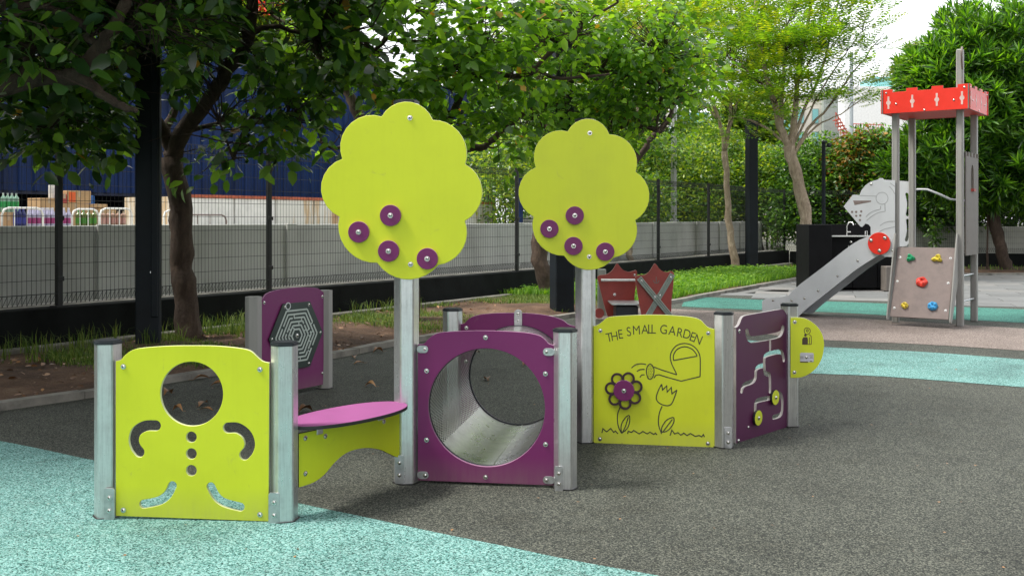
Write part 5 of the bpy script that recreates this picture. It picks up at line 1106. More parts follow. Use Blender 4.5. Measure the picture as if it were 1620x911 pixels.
# ================================================================== FALLEN LEAVES on the ground
def leafshape(L=.11, w_=.075, curl=.02):
    mb = MB(); n_ = 5; vs = []
    ws = [.04, .55, 1.0, .8, .35, .03]
    for i in range(6):
        t_ = i/5; x = (t_-.5)*L; z = curl*math.sin(t_*math.pi)*.9+random.uniform(0, .004)
        for sg in (-1, 0, 1): vs.append((x, sg*ws[i]*w_/2, z+(abs(sg)*curl*.7*math.sin(t_*3)) ))
    fs_ = [(i*3+a, i*3+3+a, i*3+4+a, i*3+1+a) for i in range(5) for a in (0, 1)]
    mb.add(vs, fs_); mb.tube([(-L/2, 0, .002), (-L/2-.03, .006, .006)], .0012, 4); me = mb.mesh(); me.name = 'fallen_leaf'; me.materials.append(MAT['leaf_dry']); me.shade_smooth(); return me
flm = [leafshape(.12, .07, .022), leafshape(.10, .075, .03), leafshape(.14, .06, .018), leafshape(.09, .06, .035)]
FL = [(319, 601, 'curled brown leaf seen near the top of the round cut-out'), (265, 625, 'small orange leaf at the left of the round cut-out'), (327, 650, 'broad tan leaf low in the round cut-out'), (281, 651, 'dark red leaf at the foot of the round cut-out'), (347, 611, 'small leaf at the right edge of the round cut-out'),
      (483, 653, 'tan leaf on the dark rubber beside the bench'), (568, 576, 'golden leaf lying beyond the bench near the kerb'), (541, 561, 'brown leaf close to the kerb behind the maze panel'), (560, 567, 'dark brown leaf between two leaves near the kerb'), (598, 558, 'small leaf against the kerb left of the tall post'),
      (752, 560, 'tan leaf at the upper left of the tunnel view'), (829, 579, 'golden leaf at the upper right of the tunnel view'), (770, 602, 'tiny leaf in the middle of the tunnel view'), (640, 643, 'small leaf on the rubber behind the tall post'), (322, 641, 'small leaf above the broad tan leaf'), (690, 552, 'leaf on the dark rubber beside the rear tunnel post'),
      (30, 640, 'curled leaf by the kerb at the left edge'), (586, 612, 'lone brown leaf on the dark floor behind the bench'), (1130, 640, 'leaf behind the slot panel'), (1195, 452, 'brown leaf on the terrace kerb')]
for i, (x, y, lb) in enumerate(FL[:18]):
    q = G(x, y); o = inst('fallen_leaf', flm[i % 4], Matrix.Translation(q+Vector((0, 0, .004))) @ Matrix.Rotation(random.random()*6, 4, 'Z') @ Matrix.Rotation(random.uniform(-.15, .15), 4, 'X') @ Matrix.Scale(random.uniform(.85, 1.25), 4)); tag(o, lb, 'leaf', 'fallen leaves on the rubber floor')
# ================================================================== VEGETATION
def norm(a): return a/np.maximum(np.linalg.norm(a, axis=-1, keepdims=True), 1e-9)
def frames(dirs, up, roll=None):
    """x axis along dirs, z near up"""
    x = norm(dirs); y = norm(np.cross(up, x)); z = np.cross(x, y)
    if roll is not None:
        c, s = np.cos(roll)[:, None], np.sin(roll)[:, None]; y, z = y*c+z*s, z*c-y*s
    return np.stack([x, y, z], -1)
def scatter(Tv, Tf, pos, Rm, sc):
    n = len(pos); V = np.einsum('nij,vj->nvi', Rm, Tv)*sc[:, None, None]+pos[:, None, :]
    F = (Tf[None]+np.arange(n)[:, None, None]*len(Tv)).reshape(-1, Tf.shape[1]); return V.reshape(-1, 3), F
def leaf_t(w_, fold=.18, droop=.16):
    st_ = [(0, 0, 0), (.3, .85, 0), (.68, .78, 0), (1, 0, 0)]
    V = [(0, 0, 0)]
    for x, ww, _ in st_[1:3]:
        z0 = -droop*x*x
        V += [(x, ww*w_/2, z0+fold*ww*w_/2), (x, 0, z0), (x, -ww*w_/2, z0+fold*ww*w_/2)]
    V.append((1, 0, -droop))
    F = [(0, 2, 1), (0, 3, 2), (1, 2, 5), (1, 5, 4), (2, 3, 6), (2, 6, 5), (4, 5, 7), (5, 6, 7)]
    return np.array(V, float), np.array(F)
def diamond_t(w_):
    return np.array([(0, 0, 0), (.45, w_/2, .03), (1, 0, -.08), (.45, -w_/2, .03)], float), np.array([(0, 3, 2), (0, 2, 1)])
LT8 = leaf_t(.62); DIA = diamond_t(.5); DIAN = diamond_t(.26)
def frond_t(nl=7, lw_=.085, ll=.30):
    V = []; F = []
    for i in range(nl):
        x = .12+.85*i/(nl-1); L = ll*math.sin(math.pi*(.18+.78*i/(nl-1)))
        for sg in (-1, 1):
            b = len(V); V += [(x, 0, 0), (x+L*.35-lw_*.4, sg*L*.5, -.02), (x+L*.45, sg*L, -.05), (x+L*.35+lw_*.5, sg*L*.5, -.02)]
            F += [(b, b+1, b+2), (b, b+2, b+3)]
    return np.array(V, float), np.array(F)
FROND = frond_t()
def blob_points(blobs, n, shell=.5):
    out = []; vols = np.array([b[3]*b[4]*b[5]*(b[6] if len(b) > 6 else 1) for b in blobs]); cn_ = RNG.multinomial(n, vols/vols.sum())
    for b, k in zip(blobs, cn_):
        d = norm(RNG.normal(size=(k, 3))); r = RNG.uniform(0, 1, k)**(1/3); r = shell+(1-shell)*r if False else np.where(RNG.random(k) < .55, .72+.28*RNG.random(k), r)
        out.append(np.array(b[:3])+d*r[:, None]*np.array(b[3:6]))
    return np.concatenate(out)
def leafcloud(cl, per, spread, size, tpl, droop=.3, updir=(0, 0, 1), flat=.5, out_from=None):
    n = len(cl)*per; c = np.repeat(cl, per, 0); off = RNG.normal(size=(n, 3))*spread*np.array([1, 1, .7]); pos = c+off
    d = norm(off)+RNG.normal(size=(n, 3))*.5
    if out_from is not None: d += norm(pos-np.array(out_from))*.7
    d[:, 2] = d[:, 2]*flat-droop; up = norm(np.array(updir)+RNG.normal(size=(n, 3))*.55)
    sc = size*(.35+.95*RNG.random(n)**.7); Rm = frames(d, up); return pos, Rm, sc
def in_view(p):
    k = p[:, 1] > 1; px = 810+FPX*p[:, 0]/np.maximum(p[:, 1], .1); py = HOR-FPX*(p[:, 2]-CAMH)/np.maximum(p[:, 1], .1)
    return k & (px > 5) & (px < 1615) & (py > 3) & (py < 460)
def add_leaves(tree, pos, Rm, sc, tpl, mat, singles=0, name='leaf', mat2=None, frac2=0.0):
    idx = np.arange(len(pos)); pick = np.array([], int)
    if singles:
        score = np.where(in_view(pos), sc/np.maximum(pos[:, 1], .5), 0); pick = np.argsort(-score)[:singles]; pick = pick[score[pick] > 0]
        me = fastmesh(tpl[0], tpl[1], 3); me.name = 'leaf'; me.materials.append(mat)
        for i in pick:
            M = Matrix.Identity(4)
            for a in range(3):
                for b in range(3): M[a][b] = float(Rm[i, a, b]*sc[i])
                M[a][3] = float(pos[i, a])
            inst('leaf', me, M, tree)
    rest = np.setdiff1d(idx, pick); V, F = scatter(tpl[0], tpl[1], pos[rest], Rm[rest], sc[rest])
    mi = None; ms = [mat]
    if mat2 is not None: mi = np.repeat((RNG.random(len(rest)) < frac2).astype(np.int32), len(tpl[1])); ms = [mat, mat2]
    return link(name, fastmesh(V, F, 3, mi), ms, tree, kind='stuff')
def wiggle(pts, amp, sub=4):
    p = [Vector(q) for q in pts]; out = catmull(p, sub)
    return [q+Vector((random.gauss(0, amp), random.gauss(0, amp), random.gauss(0, amp)*.5)) if 0 < i < len(out)-1 else q for i, q in enumerate(out)]
def limb(tree, name, pts, r0, r1, mat, n=9, amp=.012, sub=4, knots=True):
    p = wiggle(pts, amp, sub); k = len(p); rs = [r0+(r1-r0)*(i/(k-1))**.85 for i in range(k)]
    if name == 'trunk': rs[0] *= 1.35; rs[1] *= 1.12
    rs = [r*(1+(random.uniform(-.08, .14) if knots else 0)) for r in rs]
    mb = MB(); mb.tube(p, rs, n, wob=.05); link(name, mb.mesh(), mat, tree, smooth=180); return p, rs
def twigs(tree, skel, cl, mat, r=.0055, every=1, droop=.05):
    S_ = np.array([tuple(q) for q in skel]); segs = []
    V = []; F = []
    for c in cl[::every]:
        d = np.linalg.norm(S_-c, axis=1)+.6*np.maximum(0, S_[:, 2]-c[2]); a = S_[np.argmin(d)]; m = (a+c)/2+RNG.normal(size=3)*.10*np.linalg.norm(c-a)+np.array([0, 0, .04]); L = np.linalg.norm(c-a)
        pts = [a, a*.45+m*.55+RNG.normal(size=3)*.015, m, m*.5+c*.5+RNG.normal(size=3)*.02, c]; rr = [r*(1+L), r*(1+.7*L), r*(1+.4*L), r*.8, r*.4]
        for i in range(4):
            p, q = pts[i], pts[i+1]; t_ = q-p; ln = np.linalg.norm(t_)
            if ln < 1e-4: continue
            t_ = t_/ln; x = np.cross(t_, [0.3, .2, 1]); x /= np.linalg.norm(x); y = np.cross(t_, x); b = len(V)
            for (o_, R_) in ((p, rr[i]), (q, rr[i+1])):
                for th in (0, 2.094, 4.188): V.append(o_+(x*math.cos(th)+y*math.sin(th))*R_)
            for k in range(3): k2 = (k+1) % 3; F += [(b+k, b+k2, b+3+k2), (b+k, b+3+k2, b+3+k)]
    link('twigs', fastmesh(np.array(V), np.array(F), 3), mat, tree, kind='stuff')
def B(px, py, d, rx, ry, rz, w_=1.0): q = P(px, py, d); return (q.x, q.y, q.z, rx, ry, rz, w_)
# ---------- broad-leaved trees over the bed
GAPS = [([(55, 75), (70, 90)], 14, .8), ([(130, 25), (150, 40)], 15, .8), ([(290, 60), (310, 50)], 16, .8), ([(325, 100), (335, 110)], 14, .8), ([(25, 20), (35, 30)], 12, .8), ([(195, 105), (205, 60)], 12, .8), ([(370, 150), (385, 170)], 14, .7), ([(236, 80), (236, 320)], 30, .97), ([(270, 250), (310, 180), (355, 120), (395, 60), (402, 0)], 24, .93), ([(100, 130), (160, 75), (200, 0)], 14, .7), ([(545, 140), (575, 195)], 16, .9), ([(740, 245), (830, 190)], 12, .85),
    ([(795, 118), (965, 118)], 9, .85), ([(830, 110), (905, 66), (980, 0)], 9, .85), ([(1008, 250), (1062, 180)], 12, .85), ([(440, 25), (460, 70)], 26, .85), ([(585, 45), (630, 90)], 26, .88), ([(650, 20), (655, 50)], 20, .8), ([(500, 60), (510, 90)], 18, .8), ([(770, 40), (790, 60)], 18, .8), ([(715, 150), (730, 170)], 16, .8), ([(850, 60), (850, 80)], 16, .8), ([(470, 150), (480, 170)], 22, .7), ([(540, 200), (560, 240)], 24, .8),
    ([(745, 250), (760, 270)], 22, .85), ([(700, 20), (720, 50)], 18, .7), ([(1000, 20), (1010, 60)], 22, .8), ([(905, 150), (900, 190)], 14, .7), ([(950, 90), (960, 100)], 14, .8), ([(1040, 200), (1060, 240)], 18, .7), ([(415, 140), (425, 170)], 20, .6)]
def broad(label, base, limbs, blobs, nclump, per, size, singles, lm='leaf_big', r=.0055, yellow=.008, spread=.16, tpl=LT8, gaps=GAPS):
    t_ = thing('broadleaf_tree', base, label, 'tree', 'broad-leaved trees along the fence'); skel = []
    for nm, pts, r0, r1 in limbs:
        p, _ = limb(t_, nm, pts, r0, r1, MAT['bark']); skel += [q for i, q in enumerate(p) if not (nm == 'trunk' and i < len(p)*.75)]
    for b in blobs:                                        # a limb reaching into every mass of the crown
        c = Vector(b[:3]); a = min(skel, key=lambda q: (q-c).length+max(0, q.z-c.z)*.5)
        if (a-c).length > .5: p, _ = limb(t_, 'branch', [a, a.lerp(c, .4)+Vector((random.uniform(-.15, .15), random.uniform(-.15, .15), .1)), c, c+Vector((random.uniform(-.4, .4), random.uniform(-.3, .3), .35))], .038, .010, MAT['bark'], 6, .02); skel += p
    cl = blob_points(blobs, nclump); twigs(t_, skel, cl, MAT['bark'], r)
    pos, Rm, sc = leafcloud(cl, per, spread, size, tpl, droop=.35)
    keep = np.ones(len(pos), bool); Z_ = np.maximum(pos[:, 1], .1); sx_, sy_ = 810+FPX*pos[:, 0]/Z_, HOR-FPX*(pos[:, 2]-CAMH)/Z_
    for poly, rad, prob in gaps:                            # thin places in the crown
        for (x0, y0), (x1, y1) in zip(poly[:-1], poly[1:]):
            vx, vy = x1-x0, y1-y0; tt = np.clip(((sx_-x0)*vx+(sy_-y0)*vy)/(vx*vx+vy*vy+1e-6), 0, 1); dd_ = np.hypot(sx_-x0-tt*vx, sy_-y0-tt*vy)
            keep &= ~((dd_ < rad) & (RNG.random(len(pos)) < prob))
    pos, Rm, sc = pos[keep], Rm[keep], sc[keep]
    add_leaves(t_, pos, Rm, sc, tpl, MAT[lm], singles, mat2=MAT['leaf_yellow'], frac2=yellow); return t_
a0 = G(302, 543)
broad('crooked brown tree leaning right of the wide steel post', a0, [
    ('trunk', [a0, P(292, 460, a0.y), P(287, 400, a0.y), P(284, 330, a0.y-.05), P(272, 250, a0.y-.1)], .135, .12),
    ('branch', [P(272, 250, a0.y-.1), P(292, 205, a0.y-.25), P(330, 160, a0.y-.5), P(352, 125, a0.y-.7), P(385, 78, a0.y-.9), P(400, 20, a0.y-1.1), P(395, -60, a0.y-1.2)], .10, .055),
    ('branch', [P(272, 250, a0.y-.1), P(262, 215, a0.y-.1), P(275, 180, a0.y), P(277, 150, a0.y)], .06, .04),
    ('branch', [P(275, 240, a0.y-.1), P(240, 170, a0.y-.3), P(205, 95, a0.y-.6), P(190, 40, a0.y-.9), P(205, -40, a0.y-1)], .075, .04),
    ('branch', [P(290, 210, a0.y-.2), P(340, 196, a0.y-.2), P(400, 186, a0.y-.3), P(450, 192, a0.y-.5)], .035, .012)],
    [B(330, 20, 10.2, 1.7, 1.5, .75, 1.5), B(420, 110, 10.4, 1.0, .9, .55, 1.2), B(180, 60, 9.8, 1.4, 1.2, .65, 1.4), B(60, 200, 10.0, 1.0, .6, .30, 2.0), B(150, 210, 10.2, .7, .5, .28, 1.6), B(300, 250, 10.8, .5, .35, .22, 1.0), B(230, 30, 8.0, .9, .8, .5, 1.4), B(480, 175, 10.6, .75, .6, .45), B(370, 250, 10.6, .40, .3, .22, 1.0), B(460, 215, 10.5, .5, .5, .3), (-2.4, 7.9, 4.25, 2.4, 2.1, .65, 2.6), (-1.4, 7.3, 4.5, 1.8, 1.5, .5, 1.6), B(350, 190, 10.7, .55, .4, .28, 1.0), B(500, 60, 10.5, 1.1, 1.0, .6, 1.2)],  # bare tuples: unseen overhead leaf masses added to shade the left
    2050, 12, .155, 290)
z0 = G(-160, 640)
broad('broad-leaved tree reaching in from the left edge of the picture', z0, [
    ('trunk', [z0, P(-165, 500, z0.y), P(-150, 350, z0.y), P(-110, 200, z0.y)], .16, .11),
    ('branch', [P(-110, 200, z0.y), P(-30, 150, z0.y), P(60, 125, z0.y+.1), P(120, 120, z0.y+.1), P(160, 75, z0.y), P(178, 45, z0.y), P(200, 0, z0.y)], .09, .04),
    ('branch', [P(120, 120, z0.y+.1), P(150, 140, z0.y), P(185, 165, z0.y-.1), P(215, 175, z0.y-.2)], .05, .02),
    ('branch', [P(160, 75, z0.y), P(140, 60, z0.y), P(135, 40, z0.y-.1)], .035, .02)],
    [B(60, 60, 8.8, 1.1, 1.0, .6, 1.5), B(20, 140, 8.6, .8, .8, .42, 1.4), B(130, 150, 9.2, .75, .7, .35, 1.3), B(150, 30, 8.6, .9, .9, .5, 1.3), B(70, 215, 9.6, .35, .3, .2), B(170, 200, 9.8, .45, .3, .22), B(0, 20, 6.8, .7, .7, .4, 1.3), (-5.6, 7.4, 4.2, 2.8, 2.3, .7, 2.6), (-8.5, 8.5, 4.4, 2.6, 3.2, 1.4, 1.3)],  # last two masses: crown out of view, added to block light
    2300, 12, .165, 290)
c0 = G(646, 520)
broad('broad-leaved tree hidden behind the larger tree board', c0, [
    ('trunk', [c0, P(644, 430, c0.y), P(625, 330, c0.y), P(598, 240, c0.y)], .13, .10),
    ('branch', [P(598, 240, c0.y), P(575, 195, c0.y), P(560, 165, c0.y), P(543, 130, c0.y), P(540, 80, c0.y-.2), P(560, 0, c0.y-.5)], .09, .045),
    ('branch', [P(543, 130, c0.y), P(515, 100, c0.y-.2), P(480, 60, c0.y-.4), P(430, 25, c0.y-.5)], .05, .018),
    ('branch', [P(625, 330, c0.y), P(690, 270, c0.y), P(738, 236, c0.y), P(765, 232, c0.y), P(795, 205, c0.y), P(815, 190, c0.y-.1), P(850, 160, c0.y-.2)], .06, .03),
    ('branch', [P(640, 330, c0.y), P(680, 240, c0.y-.2), P(745, 120, c0.y-.5), P(760, 40, c0.y-.6), P(790, -30, c0.y-.8)], .06, .025),
    ('branch', [P(745, 120, c0.y-.5), P(790, 118, c0.y-.6), P(830, 122, c0.y-.6), P(850, 112, c0.y-.6), P(880, 124, c0.y-.6), P(930, 122, c0.y-.7), P(965, 117, c0.y-.7)], .035, .014),
    ('branch', [P(830, 122, c0.y-.6), P(870, 85, c0.y-.6), P(905, 65, c0.y-.7), P(925, 38, c0.y-.8), P(978, 4, c0.y-.9)], .032, .014)],
    [B(620, 60, 11.6, 1.3, 1.0, .62, 1.4), B(720, 110, 11.8, 1.0, .9, .55, 1.3), B(560, 120, 11.6, .9, .7, .5, 1.3), B(800, 60, 12.0, 1.0, .9, .6, 1.2), B(800, 190, 12.4, .6, .6, .42, 1.3), B(800, 265, 12.6, .33, .3, .42, 1.3), B(520, 235, 12.2, .5, .4, .35, .9), (-1.0, 11.0, 5.1, 2.4, 1.8, .6, .35), B(700, 180, 12, .8, .6, .4, 1.2)],
    600, 12, .145, 290, 'leaf_mid')
d0 = G(866, 474)
broad('broad-leaved tree with dark trunk beside the middle steel post', d0, [
    ('trunk', [d0, P(862, 440, d0.y), P(852, 400, d0.y), P(870, 330, d0.y), P(905, 270, d0.y)], .16, .12),
    ('branch', [P(905, 270, d0.y), P(960, 290, d0.y), P(1008, 250, d0.y), P(1032, 218, d0.y-.1), P(1058, 192, d0.y-.2), P(1064, 160, d0.y-.3)], .08, .035),
    ('branch', [P(1008, 250, d0.y), P(1005, 230, d0.y-.1), P(1018, 208, d0.y-.2), P(1045, 175, d0.y-.3), P(1068, 140, d0.y-.4)], .035, .015),
    ('branch', [P(905, 270, d0.y), P(930, 215, d0.y-.2), P(990, 168, d0.y-.5), P(1012, 150, d0.y-.6), P(1040, 110, d0.y-.6), P(1060, 60, d0.y-.8)], .06, .025),
    ('branch', [P(870, 330, d0.y), P(865, 230, d0.y-.1), P(880, 120, d0.y-.3), P(900, 20, d0.y-.5)], .08, .04)],
    [B(930, 120, 13.8, 1.3, 1.0, .6, 1.4), B(1030, 130, 13.6, .85, .8, .55, 1.2), B(880, 60, 13.2, 1.1, 1.0, .55, 1.3), B(1000, 60, 13.4, 1.1, .9, .5, 1.1), B(850, 180, 14, .9, .7, .55, 1.3), B(1040, 205, 13.4, .45, .4, .30, .9), B(960, 210, 14.2, .8, .6, .42, 1.2), B(1085, 100, 13.6, .6, .6, .45, .8), (1.4, 13.2, 5.4, 2.2, 1.6, .5, .25)],
    760, 14, .115, 290, 'leaf_mid', spread=.17)
# ---------- slender trees in the bright grass
def feathery(label, base, limbs, blobs, n, mat, size=.55, bark='bark_pale', mat2='leaf_fern_dark', f2=.3, group='feathery trees'):
    t_ = thing('feathery_tree', base, label, 'tree', group); skel = []
    for nm, pts, r0, r1 in limbs: p, _ = limb(t_, nm, pts, r0, r1, MAT[bark], 9, .015); skel += [q for i, q in enumerate(p) if not (nm == 'trunk' and i < len(p)*.8)]
    cl = blob_points(blobs, n); cl[:, 2] = np.round(cl[:, 2]/.42+.35*np.sin(cl[:, 0]*1.3+cl[:, 1]))*.42+RNG.normal(size=len(cl))*.035; twigs(t_, skel, cl, MAT['bark'], .007, 2)
    per = 4; c = np.repeat(cl, per, 0); m = len(c); off = RNG.normal(size=(m, 3))*np.array([.30, .30, .035]); pos = c+off; root = np.array(tuple(skel[0]))
    d = norm(pos-root)*1.0+RNG.normal(size=(m, 3))*np.array([.7, .7, .12]); d[:, 2] = d[:, 2]*.5+.02; up = norm(np.array([0, 0, 1.0])+RNG.normal(size=(m, 3))*.16)
    add_leaves(t_, pos, frames(d, up), size*RNG.uniform(.6, 1.15, m), FROND, MAT[mat], 0, 'leaves', MAT[mat2], f2); return t_
e0 = G(1165, 432)
feathery('slender pale-barked tree in the grass left of the free-standing post', e0, [
    ('trunk', [e0, P(1157, 380, e0.y), P(1150, 310, e0.y), P(1146, 240, e0.y)], .105, .075),
    ('branch', [P(1146, 240, e0.y), P(1138, 190, e0.y), P(1115, 130, e0.y), P(1095, 40, e0.y), P(1080, -40, e0.y)], .055, .02), ('branch', [P(1146, 240, e0.y), P(1156, 170, e0.y), P(1160, 90, e0.y), P(1155, -20, e0.y)], .06, .02),
    ('branch', [P(1146, 225, e0.y), P(1170, 150, e0.y), P(1195, 70, e0.y), P(1215, -30, e0.y)], .045, .018), ('branch', [P(1138, 190, e0.y), P(1110, 165, e0.y), P(1080, 145, e0.y)], .03, .012)],
    [B(1150, 30, e0.y, 1.7, 1.4, .55), B(1080, 70, e0.y, 1.2, 1.1, .5), B(1150, 120, e0.y, 1.4, 1.2, .45), B(1210, 80, e0.y, .9, 1, .5), B(1090, 150, e0.y, .7, .7, .22), B(1140, -120, e0.y, 2.0, 1.6, 1.0, .3)], 620, 'leaf_fern', f2=.5)
g0_ = G(1284, 442)
feathery('multi-stemmed feathery tree rising behind the black counter', g0_, [
    ('trunk', [g0_, P(1279, 390, g0_.y), P(1272, 330, g0_.y), P(1258, 270, g0_.y), P(1246, 230, g0_.y)], .15, .13),
    ('branch', [P(1248, 235, g0_.y), P(1235, 200, g0_.y), P(1222, 150, g0_.y), P(1205, 90, g0_.y), P(1195, 0, g0_.y)], .10, .03), ('branch', [P(1252, 240, g0_.y), P(1258, 190, g0_.y), P(1262, 130, g0_.y), P(1275, 50, g0_.y), P(1290, -30, g0_.y)], .09, .03),
    ('branch', [P(1256, 245, g0_.y), P(1278, 205, g0_.y), P(1310, 170, g0_.y), P(1345, 120, g0_.y), P(1385, 70, g0_.y)], .045, .012), ('branch', [P(1250, 235, g0_.y), P(1270, 180, g0_.y), P(1300, 110, g0_.y), P(1320, 30, g0_.y), P(1335, -20, g0_.y)], .05, .014),
    ('branch', [P(1246, 230, g0_.y), P(1215, 205, g0_.y), P(1185, 190, g0_.y), P(1160, 185, g0_.y)], .04, .015), ('branch', [P(1235, 200, g0_.y), P(1240, 130, g0_.y), P(1245, 40, g0_.y)], .06, .02),
    ('branch', [P(1256, 245, g0_.y), P(1290, 200, g0_.y), P(1330, 180, g0_.y), P(1375, 150, g0_.y)], .03, .008), ('branch', [P(1258, 225, g0_.y), P(1290, 160, g0_.y), P(1330, 95, g0_.y), P(1365, 50, g0_.y)], .03, .008), ('branch', [P(1262, 130, g0_.y), P(1300, 60, g0_.y), P(1315, -10, g0_.y)], .028, .01), ('branch', [P(1222, 150, g0_.y), P(1180, 110, g0_.y), P(1150, 90, g0_.y)], .035, .01)],
    [B(1230, 60, g0_.y, 1.5, 1.3, .55), B(1210, 140, g0_.y, 1.2, 1.1, .5), B(1290, 90, g0_.y, 1.0, 1.0, .5), B(1320, 150, g0_.y, .9, .8, .32), B(1340, 60, g0_.y, .75, .7, .28, .6), B(1380, 85, g0_.y, .55, .5, .20, .7), B(1355, 135, g0_.y, .6, .5, .15, .6), B(1400, 60, g0_.y, .30, .3, .1, 1.4), B(1350, 30, g0_.y, .5, .4, .12, .9), B(1190, 190, g0_.y, .8, .7, .25), B(1290, 10, g0_.y, 1.4, 1.1, .4, .7), B(1240, -100, g0_.y, 2.0, 1.4, .8, .3), B(1270, 175, g0_.y, .7, .6, .2)], 540, 'leaf_fern_dark', mat2='leaf_fern', f2=.35)
h0 = G(1001, 446)
feathery('young pale-barked tree behind the red play seat', h0, [('trunk', [h0, P(998, 415, h0.y), P(996, 390, h0.y), P(1000, 330, h0.y), P(985, 250, h0.y)], .085, .06), ('branch', [P(985, 250, h0.y), P(960, 180, h0.y), P(950, 80, h0.y)], .045, .02), ('branch', [P(985, 250, h0.y), P(1010, 170, h0.y), P(1040, 60, h0.y)], .045, .02)],
    [B(960, 40, h0.y, 1.6, 1.2, .7), B(1040, 30, h0.y, 1.3, 1.2, .6), B(900, 60, h0.y, 1.2, 1, .5)], 240, 'leaf_fern', f2=.4)
# ---------- big glossy tree on the right: rosettes of long leaves
def rosettes(t_, blobs, n, L, per, mat, mat2=None, f2=.2, tpl=DIAN, name='leaves', shell_only=True, wmul=1.0):
    out = []; ns_ = []
    vols = np.array([(b[3]*b[4]*b[5])**(2/3)*(b[6] if len(b) > 6 else 1) for b in blobs]); cn_ = RNG.multinomial(n, vols/vols.sum())
    for b, k in zip(blobs, cn_):
        d = norm(RNG.normal(size=(k, 3))); r = 1-.45*RNG.random(k)**2; r *= 1+.16*np.sin(d[:, 0]*6+b[0])*np.cos(d[:, 2]*5+b[2]); out.append(np.array(b[:3])+d*r[:, None]*np.array(b[3:6])); ns_.append(norm(d/np.array(b[3:6])))
    c = np.concatenate(out); nn_ = np.concatenate(ns_); axis = norm(nn_+np.array([0, 0, .55])+RNG.normal(size=c.shape)*.25)
    m = len(c)*per; cc_ = np.repeat(c, per, 0); ax = np.repeat(axis, per, 0); th = np.tile(np.arange(per)*2.39996, len(c))+np.repeat(RNG.random(len(c))*6, per); el = np.tile(np.linspace(.15, 1.25, per), len(c))+RNG.normal(size=m)*.1
    x = norm(np.cross(ax, np.array([.31, .2, .93]))); y = np.cross(ax, x); rad = x*np.cos(th)[:, None]+y*np.sin(th)[:, None]
    d = rad*np.sin(el)[:, None]+ax*np.cos(el)[:, None]; pos = cc_+ax*(.10*L)*(1-el[:, None]/1.3)+d*.02; up = norm(ax*.9+RNG.normal(size=(m, 3))*.15)
    add_leaves(t_, pos, frames(d, up), L*RNG.uniform(.7, 1.1, m), tpl, MAT[mat], 0, name, MAT[mat2] if mat2 else None, f2)
    return c
r0_ = G(1596, 431)
bt = thing('glossy_evergreen_tree', r0_, 'big dark evergreen tree with long glossy leaves at the right edge', 'tree')
limb(bt, 'trunk', [r0_, P(1588, 410, r0_.y), P(1578, 370, r0_.y), P(1570, 320, r0_.y), P(1572, 200, r0_.y), P(1570, 120, r0_.y)], .16, .12, MAT['bark'], 10)
limb(bt, 'trunk', [r0_+Vector((-.55, .1, 0)), P(1563, 400, r0_.y), P(1560, 300, r0_.y)], .03, .02, MAT['bark'], 6)
limb(bt, 'branch', [P(1572, 300, r0_.y), P(1540, 240, r0_.y), P(1500, 180, r0_.y)], .09, .03, MAT['bark'], 7); limb(bt, 'branch', [P(1570, 240, r0_.y), P(1610, 190, r0_.y), P(1660, 150, r0_.y)], .09, .03, MAT['bark'], 7)
BB = [B(1540, 140, r0_.y, 1.75, 1.7, 1.9), B(1590, 80, r0_.y, 1.6, 1.6, 1.2), B(1500, 130, r0_.y-.3, 1.0, 1.1, 1.0), B(1640, 180, r0_.y, 2.0, 2.0, 2.2), B(1600, 270, r0_.y-.4, 1.1, 1.3, .75), B(1500, 250, r0_.y-.2, 1.2, 1.2, .9), B(1450, 265, r0_.y, .75, .9, .6), B(1680, 300, r0_.y, 1.6, 1.4, .8), B(1545, 300, r0_.y+.2, 1.0, 1.2, .55), B(1455, 115, r0_.y, .40, .6, .5)]
cl = rosettes(bt, BB, 3000, .40, 13, 'leaf_gloss', 'leaf_hedge', .35, diamond_t(.17))
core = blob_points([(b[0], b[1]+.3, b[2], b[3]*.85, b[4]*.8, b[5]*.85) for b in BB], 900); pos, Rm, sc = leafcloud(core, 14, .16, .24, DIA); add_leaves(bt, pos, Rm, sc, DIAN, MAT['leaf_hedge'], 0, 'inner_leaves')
# ---------- shrubs and trees beyond the wall
def shrub(label, blobs, n, size, mat, mat2, f2, name='shrub', cat='shrub', per=12, tpl=DIA, group='shrubs beyond the wall', trunk=True, spread=.15):
    b0 = blobs[0]; t_ = thing(name, (b0[0], b0[1], 0), label, cat, group)
    if trunk:
        c = Vector(b0[:3])
        for k in range(3): limb(t_, 'stem', [Vector((c.x+(k-1)*.08, c.y, 0)), Vector((c.x+(k-1)*.3, c.y, c.z*.5)), Vector((c.x+(k-1)*b0[3]*.55, c.y+random.uniform(-.2, .2), c.z+b0[5]*.3))], .05, .012, MAT['bark'], 6, .03)
    cl = blob_points(blobs, int(n*1.6)); pos, Rm, sc = leafcloud(cl, per, spread, size*1.15, tpl, droop=.15, flat=.8); add_leaves(t_, pos, Rm, sc, tpl, MAT[mat], 0, 'leaves', MAT[mat2], f2); return t_
def WB(px, py, t, rx, ry, rz, w_=1.0): Y = W(fs(px, t), t).y; return B(px, py, Y, rx, ry, rz, w_)
shrub('light yellow-green shrub seen through the fence right of the blue column', [WB(800, 310, 3.2, .8, .9, .9), WB(795, 250, 3.6, .7, .9, .7), WB(835, 280, 3.6, .6, .8, .8)], 260, .10, 'leaf_light', 'leaf_hedge', .35)
shrub('yellow-tipped shrub with dark base right of the smaller tree board', [WB(1000, 320, 2.2, 1.1, .9, .8), WB(1040, 240, 2.6, 1.0, .9, .55), WB(1000, 250, 3, .8, .8, .6)], 420, .11, 'leaf_hedge', 'leaf_light', .40)
